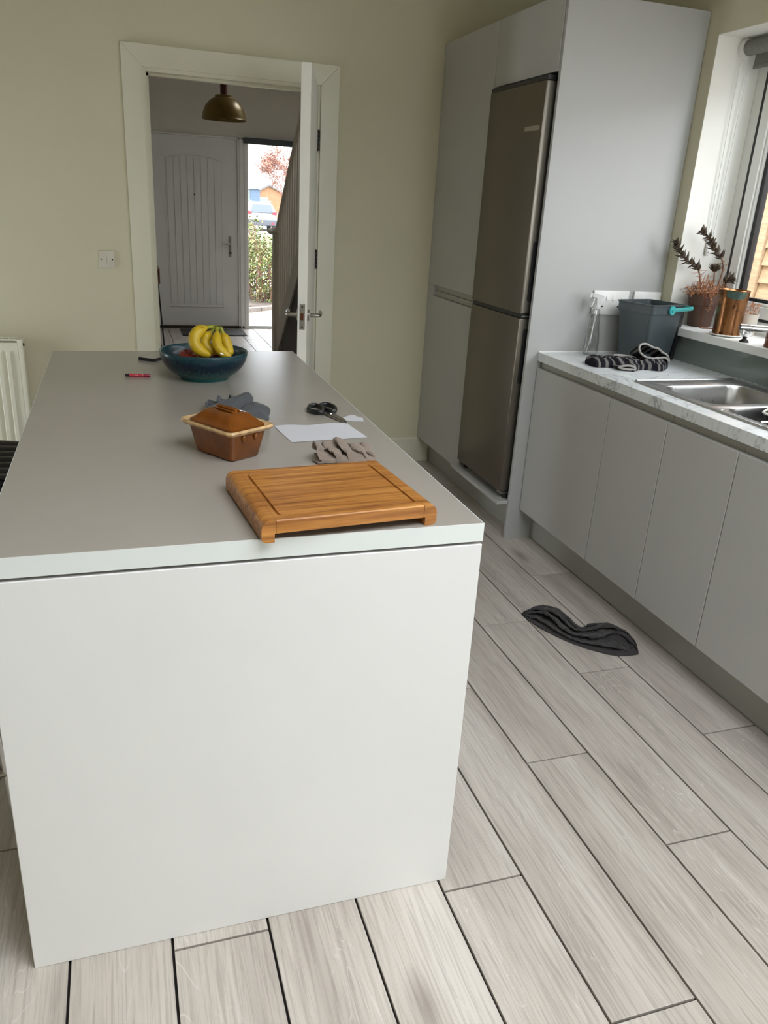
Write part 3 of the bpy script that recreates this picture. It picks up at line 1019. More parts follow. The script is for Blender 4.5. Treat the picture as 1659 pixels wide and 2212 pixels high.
MB().cyl((XD + 0.02, fy0 + 0.02, 1.053), (XD + 0.02, fy0 + 0.02, 1.068), 0.006, n=10).box(XD + 0.012, fy0 - 0.001, 1.056, XD + 0.05, fy0 + 0.03, 1.062).build('middle_hinge', 'nickel', fr)
MB().box(XD + 0.004, fy0, 1.991, XD + 0.09, fy1, 2.008).build('top_gap_strip', 'black', fr)  # black strip paints in the dark gap over the fridge
MB().box(XD + 0.01, fy0 + 0.005, 0.218, XD + 0.05, fy0 + 0.05, 0.230).build('bottom_hinge', 'nickel', fr)
MB().cyl((XD + 0.04, fy0 + 0.02, 0.194), (XD + 0.04, fy0 + 0.02, 0.220), 0.012, n=14).build('foot', 'black', fr, SM)
MB().cyl((XD + 0.04, fy1 - 0.03, 0.194), (XD + 0.04, fy1 - 0.03, 0.220), 0.012, n=14).build('foot', 'black', fr, SM)
MB().box(XD - 0.0015, 1.930, 1.808, XD + 0.001, 2.060, 1.826, 0.0005).build('badge', 'badge', fr)

# ------------------------------------------------------------------ right-hand run: base units
XDR = 1.1237
seams = [YE - 0.001, 1.273, 0.919, 0.569, -0.03, -0.60]
blabels = ['wide grey base cabinet next to the fridge end panel, farthest of the run',
           'narrow grey base cabinet second from the fridge end panel',
           'narrow grey base cabinet third from the fridge end panel, under the sink',
           'grey base cabinet cut off by the right edge of the photo',
           'grey base cabinet nearest the room behind the camera']
for i in range(5):
    ya, yb = seams[i + 1], seams[i]
    bc = thing('base_cabinet', blabels[i], 'cabinet', (1.42, (ya + yb) / 2, 0.15), group='base cabinets under the counter')
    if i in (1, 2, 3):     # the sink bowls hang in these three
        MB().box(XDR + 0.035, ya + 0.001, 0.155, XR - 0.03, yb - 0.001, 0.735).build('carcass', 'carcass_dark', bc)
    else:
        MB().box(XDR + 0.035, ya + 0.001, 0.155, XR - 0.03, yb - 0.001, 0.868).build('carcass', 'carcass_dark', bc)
    MB().box(XDR, ya + 0.0022, 0.1545, XDR + 0.019, yb - 0.0022, 0.8396, 0.0012).build('door', 'cab', bc)
    MB().box(XDR + 0.022, ya + 0.0012, 0.800, XDR + 0.030, yb - 0.0012, 0.8695).build('handle_rail', 'rail', bc)
o = MB().box(1.203, -0.6, 0.0, 1.219, YE - 0.001, 0.150, 0.001).build('base_plinth', 'plinth')
tag(o, 'long recessed grey plinth board under the base cabinets', 'plinth')
# counter with the sink cut-out
SX0, SX1, SY0, SY1 = 1.197, 1.676, 0.26, 1.258
ct = thing('kitchen_counter', 'white marble-look worktop along the window wall', 'worktop', (1.42, 0.63, 0.871))
b = MB()
cx0, cy0, cx1, cy1 = SX0 + 0.014, SY0 + 0.014, SX1 - 0.014, SY1 - 0.014
b.box(1.1226, -0.62, 0.8709, cx0, YE - 0.0005, H, 0.001).box(cx1, -0.62, 0.8709, XR - 0.001, YE - 0.0005, H, 0.001)
b.box(cx0, cy1, 0.8709, cx1, YE - 0.0005, H, 0.0).box(cx0, -0.62, 0.8709, cx1, cy0, H, 0.0)
b.build('slab', 'marble', ct)
MB().box(1.1226, YE - 0.004, H, XR - 0.001, YE - 0.0003, H + 0.003).build('sealant_bead', 'upvc', ct)
o = MB().box(XR - 0.006, -0.62, H, XR - 0.0005, YE - 0.001, 1.0215, 0.0005).build('splashback', 'splash')
tag(o, 'low grey-green glass splashback between counter and window sill', 'splashback')

# sink
sk = thing('kitchen_sink', 'stainless steel sink with two bowls set in the marble counter', 'sink', (1.436, 0.76, H))
NC = 8


def sink_cell(b, x0, y0, x1, y1, bx0, by0, bx1, by1, depth, r=0.06, zt=0.0045):
    c = ((bx0 + bx1) / 2, (by0 + by1) / 2)
    hx_, hy_ = (bx1 - bx0) / 2, (by1 - by0) / 2
    out = rrect((x0 + x1) / 2, (y0 + y1) / 2, (x1 - x0) / 2, (y1 - y0) / 2, 0.0005, NC)
    lps = [[(p[0], p[1], H + zt) for p in out]]
    for ins, z, rr in ((-0.004, zt, r + 0.004), (0.0, zt - 0.002, r), (0.004, -0.008, r), (0.010, -depth * 0.6, r), (0.016, -depth + 0.02, r), (0.024, -depth + 0.006, r), (0.045, -depth, r)):
        lps.append([(p[0], p[1], H + z) for p in rrect(c[0], c[1], hx_ - ins, hy_ - ins, rr, NC)])
    b.loft(lps, False, True)


yd = 0.838
b = MB()
sink_cell(b, SX0 + .012, yd, SX1 - .012, SY1 - .012, 1.240, 0.862, 1.602, 1.150, 0.165)
b.build('main_bowl', 'sink', sk, SM)
b = MB()
sink_cell(b, SX0 + .012, SY0 + .012, SX1 - .012, yd, 1.240, 0.40, 1.602, 0.812, 0.09)
b.build('second_bowl', 'sink', sk, SM)
b = MB()
ou = rrect((SX0 + SX1) / 2, (SY0 + SY1) / 2, (SX1 - SX0) / 2, (SY1 - SY0) / 2, 0.02, NC)
lps = []
for ins, z in ((0, 0.0005), (0.001, 0.006), (0.005, 0.008), (0.009, 0.0075), (0.0125, 0.0045)):
    lps.append([(p[0], p[1], H + z) for p in rrect((SX0 + SX1) / 2, (SY0 + SY1) / 2, (SX1 - SX0) / 2 - ins, (SY1 - SY0) / 2 - ins, max(0.001, 0.02 - ins * 1.6), NC)])
b.loft(lps, False, False)
b.build('rim', 'sink', sk, SM)
MB().lathe([(0.0, 0.002), (0.028, 0.002), (0.034, 0.004), (0.04, 0.001)], 28, (1.42, 1.0, H - 0.165)).build('drain', 'chrome', sk, SM)
# water drops on the front ledge of the sink
b = MB()
for i in range(16):
    y = 0.45 + rnd.random() * 0.35
    b.sphere((1.213 + rnd.random() * 0.018, y, H + 0.0045), 0.002 + rnd.random() * 0.003, 8, 6, (1.2, 1.2, 0.45))
o = b.build('water_drops', 'bottle', sk, SM, kind='stuff')

tp = thing('kitchen_tap', 'chrome mixer tap with a straight spout over the sink', 'tap', (1.655, 1.02, H + 0.0052))
MB().lathe([(0.026, 0.0), (0.026, 0.008), (0.020, 0.012), (0.018, 0.20), (0.019, 0.235), (0.0, 0.238)], 24, (1.655, 1.02, H + 0.0052)).build('tap_body', 'chrome', tp, SM)
MB().tube([(1.655, 1.02, 1.140), (1.575, 1.055, 1.141), (1.497, 1.089, 1.142)], 0.0115, 14).build('spout', 'chrome', tp, SM)
MB().cyl((1.508, 1.084, 1.134), (1.508, 1.084, 1.120), 0.009, n=14).build('nozzle', 'chrome', tp, SM)
MB().tube([(1.655, 1.02, 1.15), (1.675, 0.98, 1.17), (1.685, 0.94, 1.185)], 0.006, 10).build('lever', 'chrome', tp, SM)

rt = thing('roasting_tin', 'black roasting tin with a pale rim lying in the second sink bowl', 'tin', (1.435, 0.655, H - 0.03), math.radians(33.5))
b = MB()
hx_, hy_ = 0.135, 0.105
b.loft([[(p[0], p[1], z) for p in rrect(0, 0, hx_ - i, hy_ - i, 0.03, 6)] for i, z in ((0.028, 0.0), (0.02, 0.004), (0.004, 0.052), (0.008, 0.054), (0.022, 0.010), (0.034, 0.006))])
b.build('tin_body', 'pan', rt, SM, True)
b = MB()
b.loft([[(p[0], p[1], z) for p in rrect(0, 0, hx_ - i, hy_ - i, 0.03, 6)] for i, z in ((0.006, 0.048), (0.0, 0.0535), (0.002, 0.057), (0.007, 0.056), (0.0085, 0.050))], False, False)
b.build('tin_rim', 'pan_rim', rt, SM, True)
o = MB().tube(catmull([(1.200, 0.588, 0.927), (1.27, 0.555, 0.937), (1.38, 0.50, 0.947), (1.44, 0.47, 0.950)], 14), [0.007] * 15, 10, flat=0.5).build('metal_spatula', 'chrome', None, SM)
tag(o, 'metal utensil handle lying across the black tin in the sink', 'utensil')

# ------------------------------------------------------------------ wall fittings
sw = thing('light_switch', 'white double light switch on the wall left of the doorway', 'switch', (-0.70, D, 1.15))
MB().box(-0.739, D - 0.009, 1.108, -0.662, D, 1.192, 0.003, 2).build('plate', 'switch', sw, SM)
for x in (-0.7115, -0.6905):
    MB().prism([(D - 0.013, 1.136), (D - 0.008, 1.136), (D - 0.008, 1.164), (D - 0.010, 1.164)], x - 0.0075, x + 0.0075, 'x').build('rocker', 'switch', sw)
for x in (-0.728, -0.673):
    MB().cyl((x, D - 0.0098, 1.150), (x, D - 0.008, 1.150), 0.0036, n=12).build('screw', 'void', sw)

so = thing('double_socket', 'white double plug socket on the end panel behind the spray bottle', 'socket', (1.45, YE, 1.13))
MB().box(1.359, YE - 0.011, 1.079, 1.542, YE, 1.185, 0.004, 2).build('plate', 'plastic_w', so, SM)
for x in (1.430, 1.463):
    MB().prism([(YE - 0.016, 1.143), (YE - 0.010, 1.143), (YE - 0.010, 1.168), (YE - 0.012, 1.168)], x - 0.006, x + 0.006, 'x').build('rocker', 'plastic_w', so)
for xc in (1.395, 1.503):
    for dx, dz, w_, h_ in ((0, 1.143, 0.0032, 0.007), (-0.0125, 1.116, 0.0048, 0.0032), (0.0125, 1.116, 0.0048, 0.0032)):
        MB().box(xc + dx - w_, YE - 0.0116, dz - h_, xc + dx + w_, YE - 0.009, dz + h_).build('socket_hole', 'void', so)
sg = thing('switch_panel', 'white four-gang switch plate on the end panel behind the slate bin', 'switch', (1.648, YE, 1.13))
MB().box(1.568, YE - 0.012, 1.085, 1.712, YE, 1.185, 0.005, 2).build('plate', 'plastic_w', sg, SM)
for i in range(4):
    x = 1.6 + i * 0.027
    MB().prism([(YE - 0.017, 1.128), (YE - 0.011, 1.128), (YE - 0.011, 1.152), (YE - 0.013, 1.152)], x - 0.0065, x + 0.0065, 'x').build('rocker', 'plastic_w', sg)
for x in (1.580, 1.698):
    MB().cyl((x, YE - 0.0128, 1.134), (x, YE - 0.011, 1.134), 0.0035, n=10).build('screw', 'darkmetal', sg)

rd = thing('radiator', 'cream ribbed panel radiator on the back wall at the left edge', 'radiator', (-1.7, D - 0.05, 0.15))
rx0, rx1 = -2.25, -1.152
prof = []
npitch = int((rx1 - 0.02 - rx0) / 0.040)
for i in range(npitch):
    xa = rx1 - 0.022 - (i + 1) * 0.041
    for t, d in ((0.0, 0), (0.10, 0), (0.24, 0.009), (0.62, 0.009), (0.76, 0)):
        prof.append((xa + t * 0.041, d))
prof.sort()
prof = [(rx0, 0)] + prof + [(rx1, 0)]
yf = D - 0.098
b = MB()
zs = [(0.155, 0), (0.19, 0), (0.205, 1), (0.69, 1), (0.705, 0), (0.742, 0)]
b.loft([[(x, yf - d * k, z) for x, d in prof] for z, k in zs], False, False, closed=False)
b.build('front_panel', 'radiator', rd)
MB().box(rx0, yf + 0.0005, 0.15, rx1, yf + 0.012, 0.742).box(rx0, D - 0.04, 0.15, rx1, D - 0.028, 0.742).build('water_panels', 'radiator', rd)
MB().box(rx1 - 0.002, yf + 0.001, 0.152, rx1 + 0.024, D - 0.024, 0.756, 0.003, 2).build('side_cover', 'radiator', rd, SM)
b = MB().box(rx0, yf + 0.002, 0.752, rx1, yf + 0.010, 0.760).box(rx0, D - 0.034, 0.752, rx1, D - 0.026, 0.760)
x = rx0
while x < rx1:
    b.box(x, yf + 0.010, 0.753, x + 0.007, D - 0.034, 0.7585)
    x += 0.0155
b.build('top_grille', 'radiator', rd)
MB().cyl((rx1 + 0.024, yf + 0.02, 0.73), (rx1 + 0.030, yf + 0.02, 0.73), 0.008, n=12).build('bleed_valve', 'darkmetal', rd, SM)
for x in (rx0 + 0.2, rx1 - 0.24):
    MB().box(x, D - 0.03, 0.3, x + 0.04, D - 0.001, 0.6).build('wall_bracket', 'radiator', rd)

# roller blind at the kitchen window
rb = thing('roller_blind', 'grey roller blind rolled up at the top of the kitchen window', 'blind', (1.85, 0.6, 2.17))
MB().cyl((1.858, WY0 + 0.03, 2.165), (1.858, WY1 - 0.028, 2.165), 0.029, n=28).build('roll', 'blind', rb, SM)
b = MB()
b.box(1.882, WY0 + 0.04, 2.098, 1.8832, WY1 - 0.045, 2.168)
b.build('fabric', 'blind', rb)
MB().box(1.877, WY0 + 0.04, 2.088, 1.889, WY1 - 0.045, 2.104, 0.004, 2).build('bottom_bar', 'blind', rb, SM)
MB().cyl((1.858, WY1 - 0.028, 2.165), (1.858, WY1 - 0.003, 2.165), 0.036, n=28).box(1.845, WY1 - 0.02, 2.165, 1.871, WY1 - 0.003, WZ1 - 0.002).build('end_bracket', 'plastic_w', rb, SM)
b = MB()
for xx in (1.835, 1.881):
    b.tube([(xx, WY1 - 0.018, 2.16), (xx * 0.6 + 1.858 * 0.4, WY1 - 0.014, 1.42)], 0.0012, 6)
b.build('cord', 'plastic_w', rb)
b = MB()
for i in range(120):
    for xx in (1.835, 1.881):
        t = i / 120
        xe = xx * 0.6 + 1.858 * 0.4
        b.sphere((xx + (xe - xx) * t, WY1 - 0.018 + 0.004 * t, 2.15 - 0.72 * t), 0.0022, 5, 4)
b.build('cord_beads', 'plastic_w', rb, kind='stuff')
cl = MB().box(1.850, WY1 - 0.016, 1.355, 1.869, WY1 - 0.002, 1.42, 0.003).build('cord_clip', 'plastic_w', rb)
MB().cyl((1.8595, WY1 - 0.0175, 1.368), (1.8595, WY1 - 0.015, 1.368), 0.004, n=10).build('screw', 'nickel', cl)

# ------------------------------------------------------------------ things on the island
def heap(outline, spine, h, seed, z0, ang=0.0, fa=9.0, fb=30.0, N=150, R=26, wob=0.006, base=0.4, edge=0.004):
    """a crumpled cloth: rings from a spine out to the hem, raised into ridged folds"""
    out = catmull([(x, y, 0) for x, y in outline], N, True)
    sp = catmull([(x, y, 0) for x, y in spine], 60)
    ca, sa = math.cos(ang), math.sin(ang)
    loops = []
    for j in range(R + 1):
        t = j / R
        lp = []
        for o in out:
            c = min(sp, key=lambda q: (q - o).length_squared)
            p = c + (o - c) * t
            a = p.x * ca + p.y * sa
            b_ = -p.x * sa + p.y * ca
            wv = Vector((noise.noise(Vector((p.x * 14, p.y * 14, seed))), noise.noise(Vector((p.x * 14, p.y * 14, seed + 9))), 0))
            q = Vector((a * fa + wv.x * 1.2, b_ * fb + wv.y * 1.2, seed * 1.7))
            n1 = noise.noise(q)
            r1 = max(0.0, 1 - math.sqrt(n1 * n1 + 0.008) * 2.0)
            n2 = noise.noise(Vector((a * fa * 1.7, b_ * fb * 1.3, seed * 3.1)))
            val = math.exp(-(n2 / 0.07) ** 2)
            env = max(0.0, 1 - t ** 2.6) ** 0.5
            z = edge + h * env * max(0.05, base + (1 - base) * r1 - 0.24 * val)
            if t > 0.8:
                z += h * 0.16 * r1 * math.sin((t - 0.8) / 0.2 * PI / 2)
            lp.append((p.x + wv.x * wob * (1 - 0.5 * t), p.y + wv.y * wob * (1 - 0.5 * t), z0 + z))
        loops.append(lp)
    loops.append([(x, y, z0 + 0.0005) for x, y, z in loops[-1]])
    b = MB()
    b.loft(loops, False, False)
    bmesh.ops.remove_doubles(b.bm, verts=b.bm.verts, dist=0.0004)
    return b


def folds(lo, hi, z0, h, nf, over, seed, nu=110, nv=110, env_p=0.5, hu=None, skew=0.35, fine=0.003, base=0.22, jit=0.5):
    """a cloth laid in soft overhanging folds between two boundary curves (lo at v=0, hi at v=1)"""
    A = catmull([(x, y, 0) for x, y in lo], nu)
    B = catmull([(x, y, 0) for x, y in hi], nu)

    def fn(u, v):
        i = int(round(u * nu))
        a, c = A[i], B[i]
        nz = noise.noise(Vector((u * 2.6, v * 2.2, seed)))
        n2 = noise.noise(Vector((u * 6.5, v * 5.0, seed + 4)))
        ph = 2 * PI * (nf * v + skew * math.sin(u * 4 + seed) * v + jit * nz)
        ev = max(0.0, math.sin(PI * min(1, max(0, v)))) ** env_p
        eu = max(0.0, math.sin(PI * min(1, max(0, u)))) ** 0.45
        k = (hu(u, v) if hu else 1.0)
        vv = v + over / nf * math.sin(ph + 0.5) * ev * (0.6 + 0.4 * eu)
        p = a.lerp(c, vv)
        w = 0.5 - 0.5 * math.cos(ph)
        z = h * k * ev * eu * (base + (1 - base) * w * (0.75 + 0.5 * n2)) + fine * 0.8 * ev * noise.noise(Vector((u * 22, v * 20, seed)))
        t = (B[i] - A[i])
        d = Vector((-t.y, t.x, 0)) * (0.05 * n2 * eu)
        return Vector((p.x + d.x, p.y + d.y, z0 + 0.0035 + max(0.0, z)))
    b = MB()
    b.grid(fn, nu, nv)
    return b


# cutting board
cb = thing('cutting_board', 'bamboo cutting board with rounded ends at the near corner of the island', 'board', (-0.283, 0.137, T), math.radians(5.3))
b = MB()
z0, z1 = 0.017, 0.042
lps = []
for hx_, hy_, r, z in ((0.1452, 0.1425, 0.001, z0), (0.1452, 0.1425, 0.001, z1 - 0.002), (0.1452, 0.1405, 0.002, z1), (0.1375, 0.122, 0.012, z1), (0.1365, 0.121, 0.011, z1 - 0.004), (0.1325, 0.117, 0.008, z1 - 0.004), (0.1315, 0.116, 0.007, z1)):
    lps.append([(p[0], p[1], z) for p in rrect(0, 0, hx_, hy_, r, 5)])
b.loft(lps)
b.build('board_slab', 'bamboo', cb, SM, True)
for s_ in (-1, 1):
    pr_ = [(0.148, 0.0), (0.163, 0.0)] + [(0.163 + 0.009 * math.sin(a), 0.009 - 0.009 * math.cos(a)) for a in (0.5, 1.0, 1.57)] + \
          [(0.172, 0.024)] + [(0.156 + 0.016 * math.cos(a), 0.026 + 0.016 * math.sin(a)) for a in (0.3, 0.6, 0.9, 1.2, 1.57)] + [(0.1455, 0.042), (0.1455, 0.017), (0.148, 0.017)]
    MB().prism([(s_ * x, z) for x, z in pr_], -0.1425, 0.1425, 'y').build('end_rail', 'bamboo', cb, 0.5, True)

# terrine
te = thing('terrine_dish', 'small brown glazed terrine dish with a lid, in front of the grey cloth', 'dish', (-0.4305, 0.524, T), math.radians(123))


def rl(hx_, hy_, r, z, n=6):
    return [(p[0], p[1], z) for p in rrect(0, 0, hx_, hy_, r, n)]


b = MB()
b.loft([rl(0.062, 0.040, 0.012, 0.0), rl(0.066, 0.044, 0.013, 0.004), rl(0.079, 0.055, 0.013, 0.066), rl(0.080, 0.056, 0.013, 0.070), rl(0.070, 0.046, 0.01, 0.070), rl(0.060, 0.038, 0.01, 0.01)])
b.build('dish_body', 'caramel', te, SM, True)
b = MB()
b.loft([rl(0.078, 0.054, 0.013, 0.063), rl(0.087, 0.064, 0.014, 0.067), rl(0.0925, 0.0695, 0.014, 0.074), rl(0.0915, 0.0685, 0.014, 0.0795), rl(0.087, 0.064, 0.012, 0.0785), rl(0.079, 0.056, 0.01, 0.0735), rl(0.072, 0.048, 0.01, 0.0725)], False, False)
b.build('dish_rim', 'caramel_rim', te, SM, True)
for y in (-0.018, 0.018):
    MB().sphere((-0.079, y, 0.055), 0.006, 12, 8, (0.6, 0.9, 1.5)).build('glaze_drip', 'caramel', te, SM, True)
b = MB()
b.loft([rl(0.076, 0.053, 0.011, 0.0745), rl(0.077, 0.054, 0.012, 0.079), rl(0.074, 0.051, 0.012, 0.0815), rl(0.070, 0.047, 0.012, 0.083), rl(0.064, 0.042, 0.014, 0.090), rl(0.055, 0.034, 0.014, 0.0985), rl(0.049, 0.028, 0.012, 0.1030), rl(0.043, 0.022, 0.010, 0.1045)])
lid = b.build('lid', 'caramel', te, SM, True)
b = MB()
b.loft([rl(0.034, 0.0055, 0.005, 0.1035), rl(0.034, 0.0055, 0.005, 0.1105), rl(0.032, 0.0035, 0.003, 0.1125)])
b.build('lid_grip', 'caramel', lid, SM, True)
for y in (-0.011, 0.011):
    MB().tube(catmull([(-0.034, y * 0.9, 0.1065), (-0.01, y * 1.15, 0.1085), (0.02, y, 0.108), (0.036, y * 0.4, 0.107)], 12), 0.0022, 8).build('lid_ridge', 'caramel', lid, SM, True)

# dark grey cloth behind the terrine
gc = thing('grey_cloth', 'dark grey towelling cloth folded in a heap behind the terrine', 'cloth', (-0.38, 0.92, T))
b = folds([(-0.452, 0.860), (-0.442, 0.92), (-0.425, 0.985)], [(-0.315, 0.880), (-0.318, 0.95), (-0.330, 1.005)], T, 0.046, 4.0, 0.55, 2.0, 60, 120, env_p=0.35, base=0.45, hu=lambda u, v: 0.65 + 0.35 * u)
b.build('cloth_heap', 'cloth_grey', gc, 3.0)


def flap(poly, nrm, bulge, th=0.004, n=48):
    pts = catmull(poly, n, True)
    c = sum(pts, Vector()) / len(pts)
    nrm = Vector(nrm).normalized()
    rings = []
    for t, d in ((1.0, -th), (1.0, 0.0), (0.97, th * 0.5), (0.85, bulge * 0.35), (0.6, bulge * 0.75), (0.3, bulge * 0.95), (0.02, bulge)):
        rings.append([c + (p - c) * t + nrm * (d + 0.002 * noise.noise(p * 60 * t)) for p in pts])
    return MB().loft(rings)


nf = (0.10, -0.70, 0.72)
flap([(-0.482, 0.812, 0.9195), (-0.440, 0.850, 0.944), (-0.407, 0.868, 0.954), (-0.357, 0.888, 0.967), (-0.327, 0.896, 0.974), (-0.312, 0.888, 0.960), (-0.318, 0.874, 0.946), (-0.340, 0.852, 0.931), (-0.365, 0.838, 0.9205), (-0.412, 0.815, 0.9175)], nf, 0.010).build('folded_flap', 'cloth_grey', gc, 3.0)
flap([(-0.371, 0.810, 0.930), (-0.350, 0.830, 0.944), (-0.331, 0.846, 0.953), (-0.315, 0.852, 0.957), (-0.297, 0.850, 0.951), (-0.279, 0.846, 0.944), (-0.272, 0.838, 0.935), (-0.279, 0.822, 0.922), (-0.286, 0.802, 0.9175), (-0.340, 0.795, 0.9175)], nf, 0.011).build('folded_flap', 'cloth_grey', gc, 3.0)
MB().sphere((-0.36, 0.885, T + 0.0155), 0.06, 20, 12, (1.15, 0.55, 0.24)).build('cloth_core', 'cloth_grey', gc, 3.0)

o = folds([(-0.238, 0.402), (-0.246, 0.435), (-0.228, 0.470)], [(-0.106, 0.400), (-0.100, 0.43), (-0.112, 0.468)], T, 0.052, 4.6, 0.75, 5.0, 70, 150, env_p=0.30, base=0.38, jit=0.75, skew=0.8, hu=lambda u, v: 0.95 + 0.35 * noise.noise(Vector((u * 3, v * 4, 2)))).build('muslin_cloth', 'cloth_taupe', None, 3.0)
tag(o, 'crumpled taupe muslin cloth behind the cutting board', 'cloth')

# papers
b = MB()
q = [Vector((-0.279, 0.740)), Vector((-0.075, 0.752)), Vector((-0.057, 0.611)), Vector((-0.262, 0.589))]


def paper_pt(u, v, dz):
    p = (q[0] * (1 - u) + q[1] * u) * (1 - v) + (q[3] * (1 - u) + q[2] * u) * v
    z = T + 0.0006 + 0.0025 * max(0, 0.25 - v) * 4 * (0.6 + 0.4 * math.sin(u * 9)) + dz
    return Vector((p.x, p.y + 0.003 * math.sin(u * 11) * (1 - v), z))


b.grid(lambda u, v: paper_pt(u, v, 0.0003), 24, 12)
b.grid(lambda u, v: paper_pt(u, v, 0.0), 24, 12)
o = b.build('paper_sheet', 'paper', None, 3.0)
tag(o, 'large white piece of cut paper below the scissors', 'paper')
o = MB().prism([(-0.070, 0.816), (-0.041, 0.837), (-0.030, 0.839), (-0.024, 0.819), (-0.013, 0.804), (-0.021, 0.767), (-0.052, 0.770), (-0.069, 0.782)], T + 0.0006, T + 0.0011).build('paper_scrap', 'paper')
tag(o, 'white paper scrap beside the tip of the scissors at the worktop edge', 'paper')
o = MB().prism([(-0.160, 0.896), (-0.149, 0.900), (-0.128, 0.870), (-0.137, 0.858), (-0.141, 0.863)], T + 0.0004, T + 0.0009).build('paper_scrap', 'paper')
tag(o, 'sliver of white paper peeping out under the left scissor handle', 'paper')

# scissors
sc_ = thing('scissors', 'black-handled scissors lying open above the white paper', 'scissors', (-0.105, 0.85, T + 0.001))
for pts in ([(-0.148, 0.905), (-0.138, 0.928), (-0.122, 0.931), (-0.114, 0.916), (-0.110, 0.893), (-0.114, 0.868), (-0.124, 0.846), (-0.136, 0.850), (-0.148, 0.864), (-0.153, 0.884)],
            [(-0.110, 0.925), (-0.093, 0.938), (-0.078, 0.930), (-0.072, 0.905), (-0.074, 0.879), (-0.083, 0.857), (-0.093, 0.858), (-0.102, 0.877), (-0.111, 0.903)]):
    lo = catmull([(x, y, T + 0.0085) for x, y in pts], 48, True)
    MB().tube(lo, 0.0052, 10, closed=True, flat=1.4).build('finger_loop', 'black', sc_, SM)
b1 = [(-0.118, 0.850), (-0.107, 0.856), (-0.094, 0.835), (-0.081, 0.790), (-0.0775, 0.742), (-0.0815, 0.744), (-0.098, 0.795), (-0.110, 0.832)]
b2 = [(-0.098, 0.862), (-0.087, 0.856), (-0.086, 0.835), (-0.077, 0.800), (-0.0735, 0.756), (-0.077, 0.748), (-0.089, 0.790), (-0.104, 0.840)]
MB().prism(b1, T + 0.0022, T + 0.0040).build('blade', 'nickel', sc_)
MB().prism(b2, T + 0.0042, T + 0.0060).build('blade', 'nickel', sc_)
MB().lathe([(0.0, 0.0025), (0.0035, 0.002), (0.004, 0.0)], 16, (-0.098, 0.842, T + 0.006)).build('pivot_screw', 'chrome', sc_, SM)

# bowl and fruit
BX, BY = -0.398, 1.372
bo = MB().lathe([(0.0, 0.004), (0.070, 0.004), (0.074, 0.0), (0.079, 0.0), (0.081, 0.006), (0.092, 0.014), (0.110, 0.026), (0.125, 0.042), (0.136, 0.060), (0.1415, 0.078), (0.1425, 0.088), (0.1415, 0.092), (0.139, 0.0925), (0.1365, 0.090),
                 (0.1345, 0.078), (0.128, 0.060), (0.116, 0.042), (0.100, 0.028), (0.080, 0.018), (0.05, 0.013), (0.0, 0.012)], 72)
o = bo.build('fruit_bowl', 'bowl', None, 1.2)
o.location = (BX, BY, T)
tag(o, 'blue-green glazed fruit bowl holding bananas at the far end of the island', 'bowl')
apple_prof = [(0.0, 0.052), (0.006, 0.053), (0.012, 0.060), (0.022, 0.064), (0.032, 0.058), (0.038, 0.044), (0.038, 0.030), (0.033, 0.016), (0.025, 0.006), (0.015, 0.001), (0.006, 0.004), (0.0, 0.006)]
alab = ['red streaked apple on the left in the blue bowl', 'dark red apple in the middle of the bowl, under the bananas', 'dark red apple low at the right of the bowl, under the banana tips']
for i, (x, y, rx, ry, s_) in enumerate(((-0.058, -0.016, 0.2, 0.15, 1.0), (-0.006, -0.054, 0.2, -0.15, 0.82), (0.050, -0.030, -0.15, 0.2, 0.92))):
    a = thing('apple', alab[i], 'apple', (BX + x, BY + y, T + 0.028), 0.7 * i, group='apples in the fruit bowl')
    mt = Matrix.Rotation(rx, 4, 'X') @ Matrix.Rotation(ry, 4, 'Y') @ Matrix.Scale(s_, 4)
    b = MB().lathe([(r * 0.97, z) for r, z in apple_prof], 28)
    b.bm.transform(mt)
    b.build('flesh', 'apple', a, SM, True)
    b = MB().tube([(0, 0, 0.05), (0.002, 0, 0.06), (0.005, 0, 0.067)], 0.0013, 6)
    b.bm.transform(mt)
    b.build('stalk', 'stem', a, SM, True)
bn = thing('banana_bunch', 'bunch of yellow bananas lying in the blue bowl', 'bananas', (-0.36, 1.33, 0.99))
bpaths = [[(-0.369, 1.335, 1.088), (-0.389, 1.325, 1.087), (-0.412, 1.315, 1.080), (-0.430, 1.305, 1.064), (-0.4335, 1.298, 1.045), (-0.426, 1.290, 1.028), (-0.408, 1.285, 1.014), (-0.386, 1.282, 1.004)],
          [(-0.364, 1.338, 1.085), (-0.378, 1.336, 1.070), (-0.392, 1.332, 1.056), (-0.398, 1.328, 1.041), (-0.392, 1.322, 1.024), (-0.375, 1.316, 1.013), (-0.352, 1.312, 1.008)],
          [(-0.359, 1.334, 1.087), (-0.360, 1.318, 1.072), (-0.364, 1.300, 1.053), (-0.363, 1.286, 1.037), (-0.353, 1.277, 1.021), (-0.337, 1.270, 1.009), (-0.324, 1.266, 0.997)],
          [(-0.352, 1.345, 1.086), (-0.352, 1.352, 1.068), (-0.354, 1.356, 1.050), (-0.350, 1.352, 1.030), (-0.342, 1.345, 1.016), (-0.334, 1.338, 1.006)],
          [(-0.346, 1.336, 1.085), (-0.338, 1.330, 1.064), (-0.331, 1.322, 1.043), (-0.326, 1.312, 1.022), (-0.325, 1.303, 1.008), (-0.324, 1.298, 0.999)]]
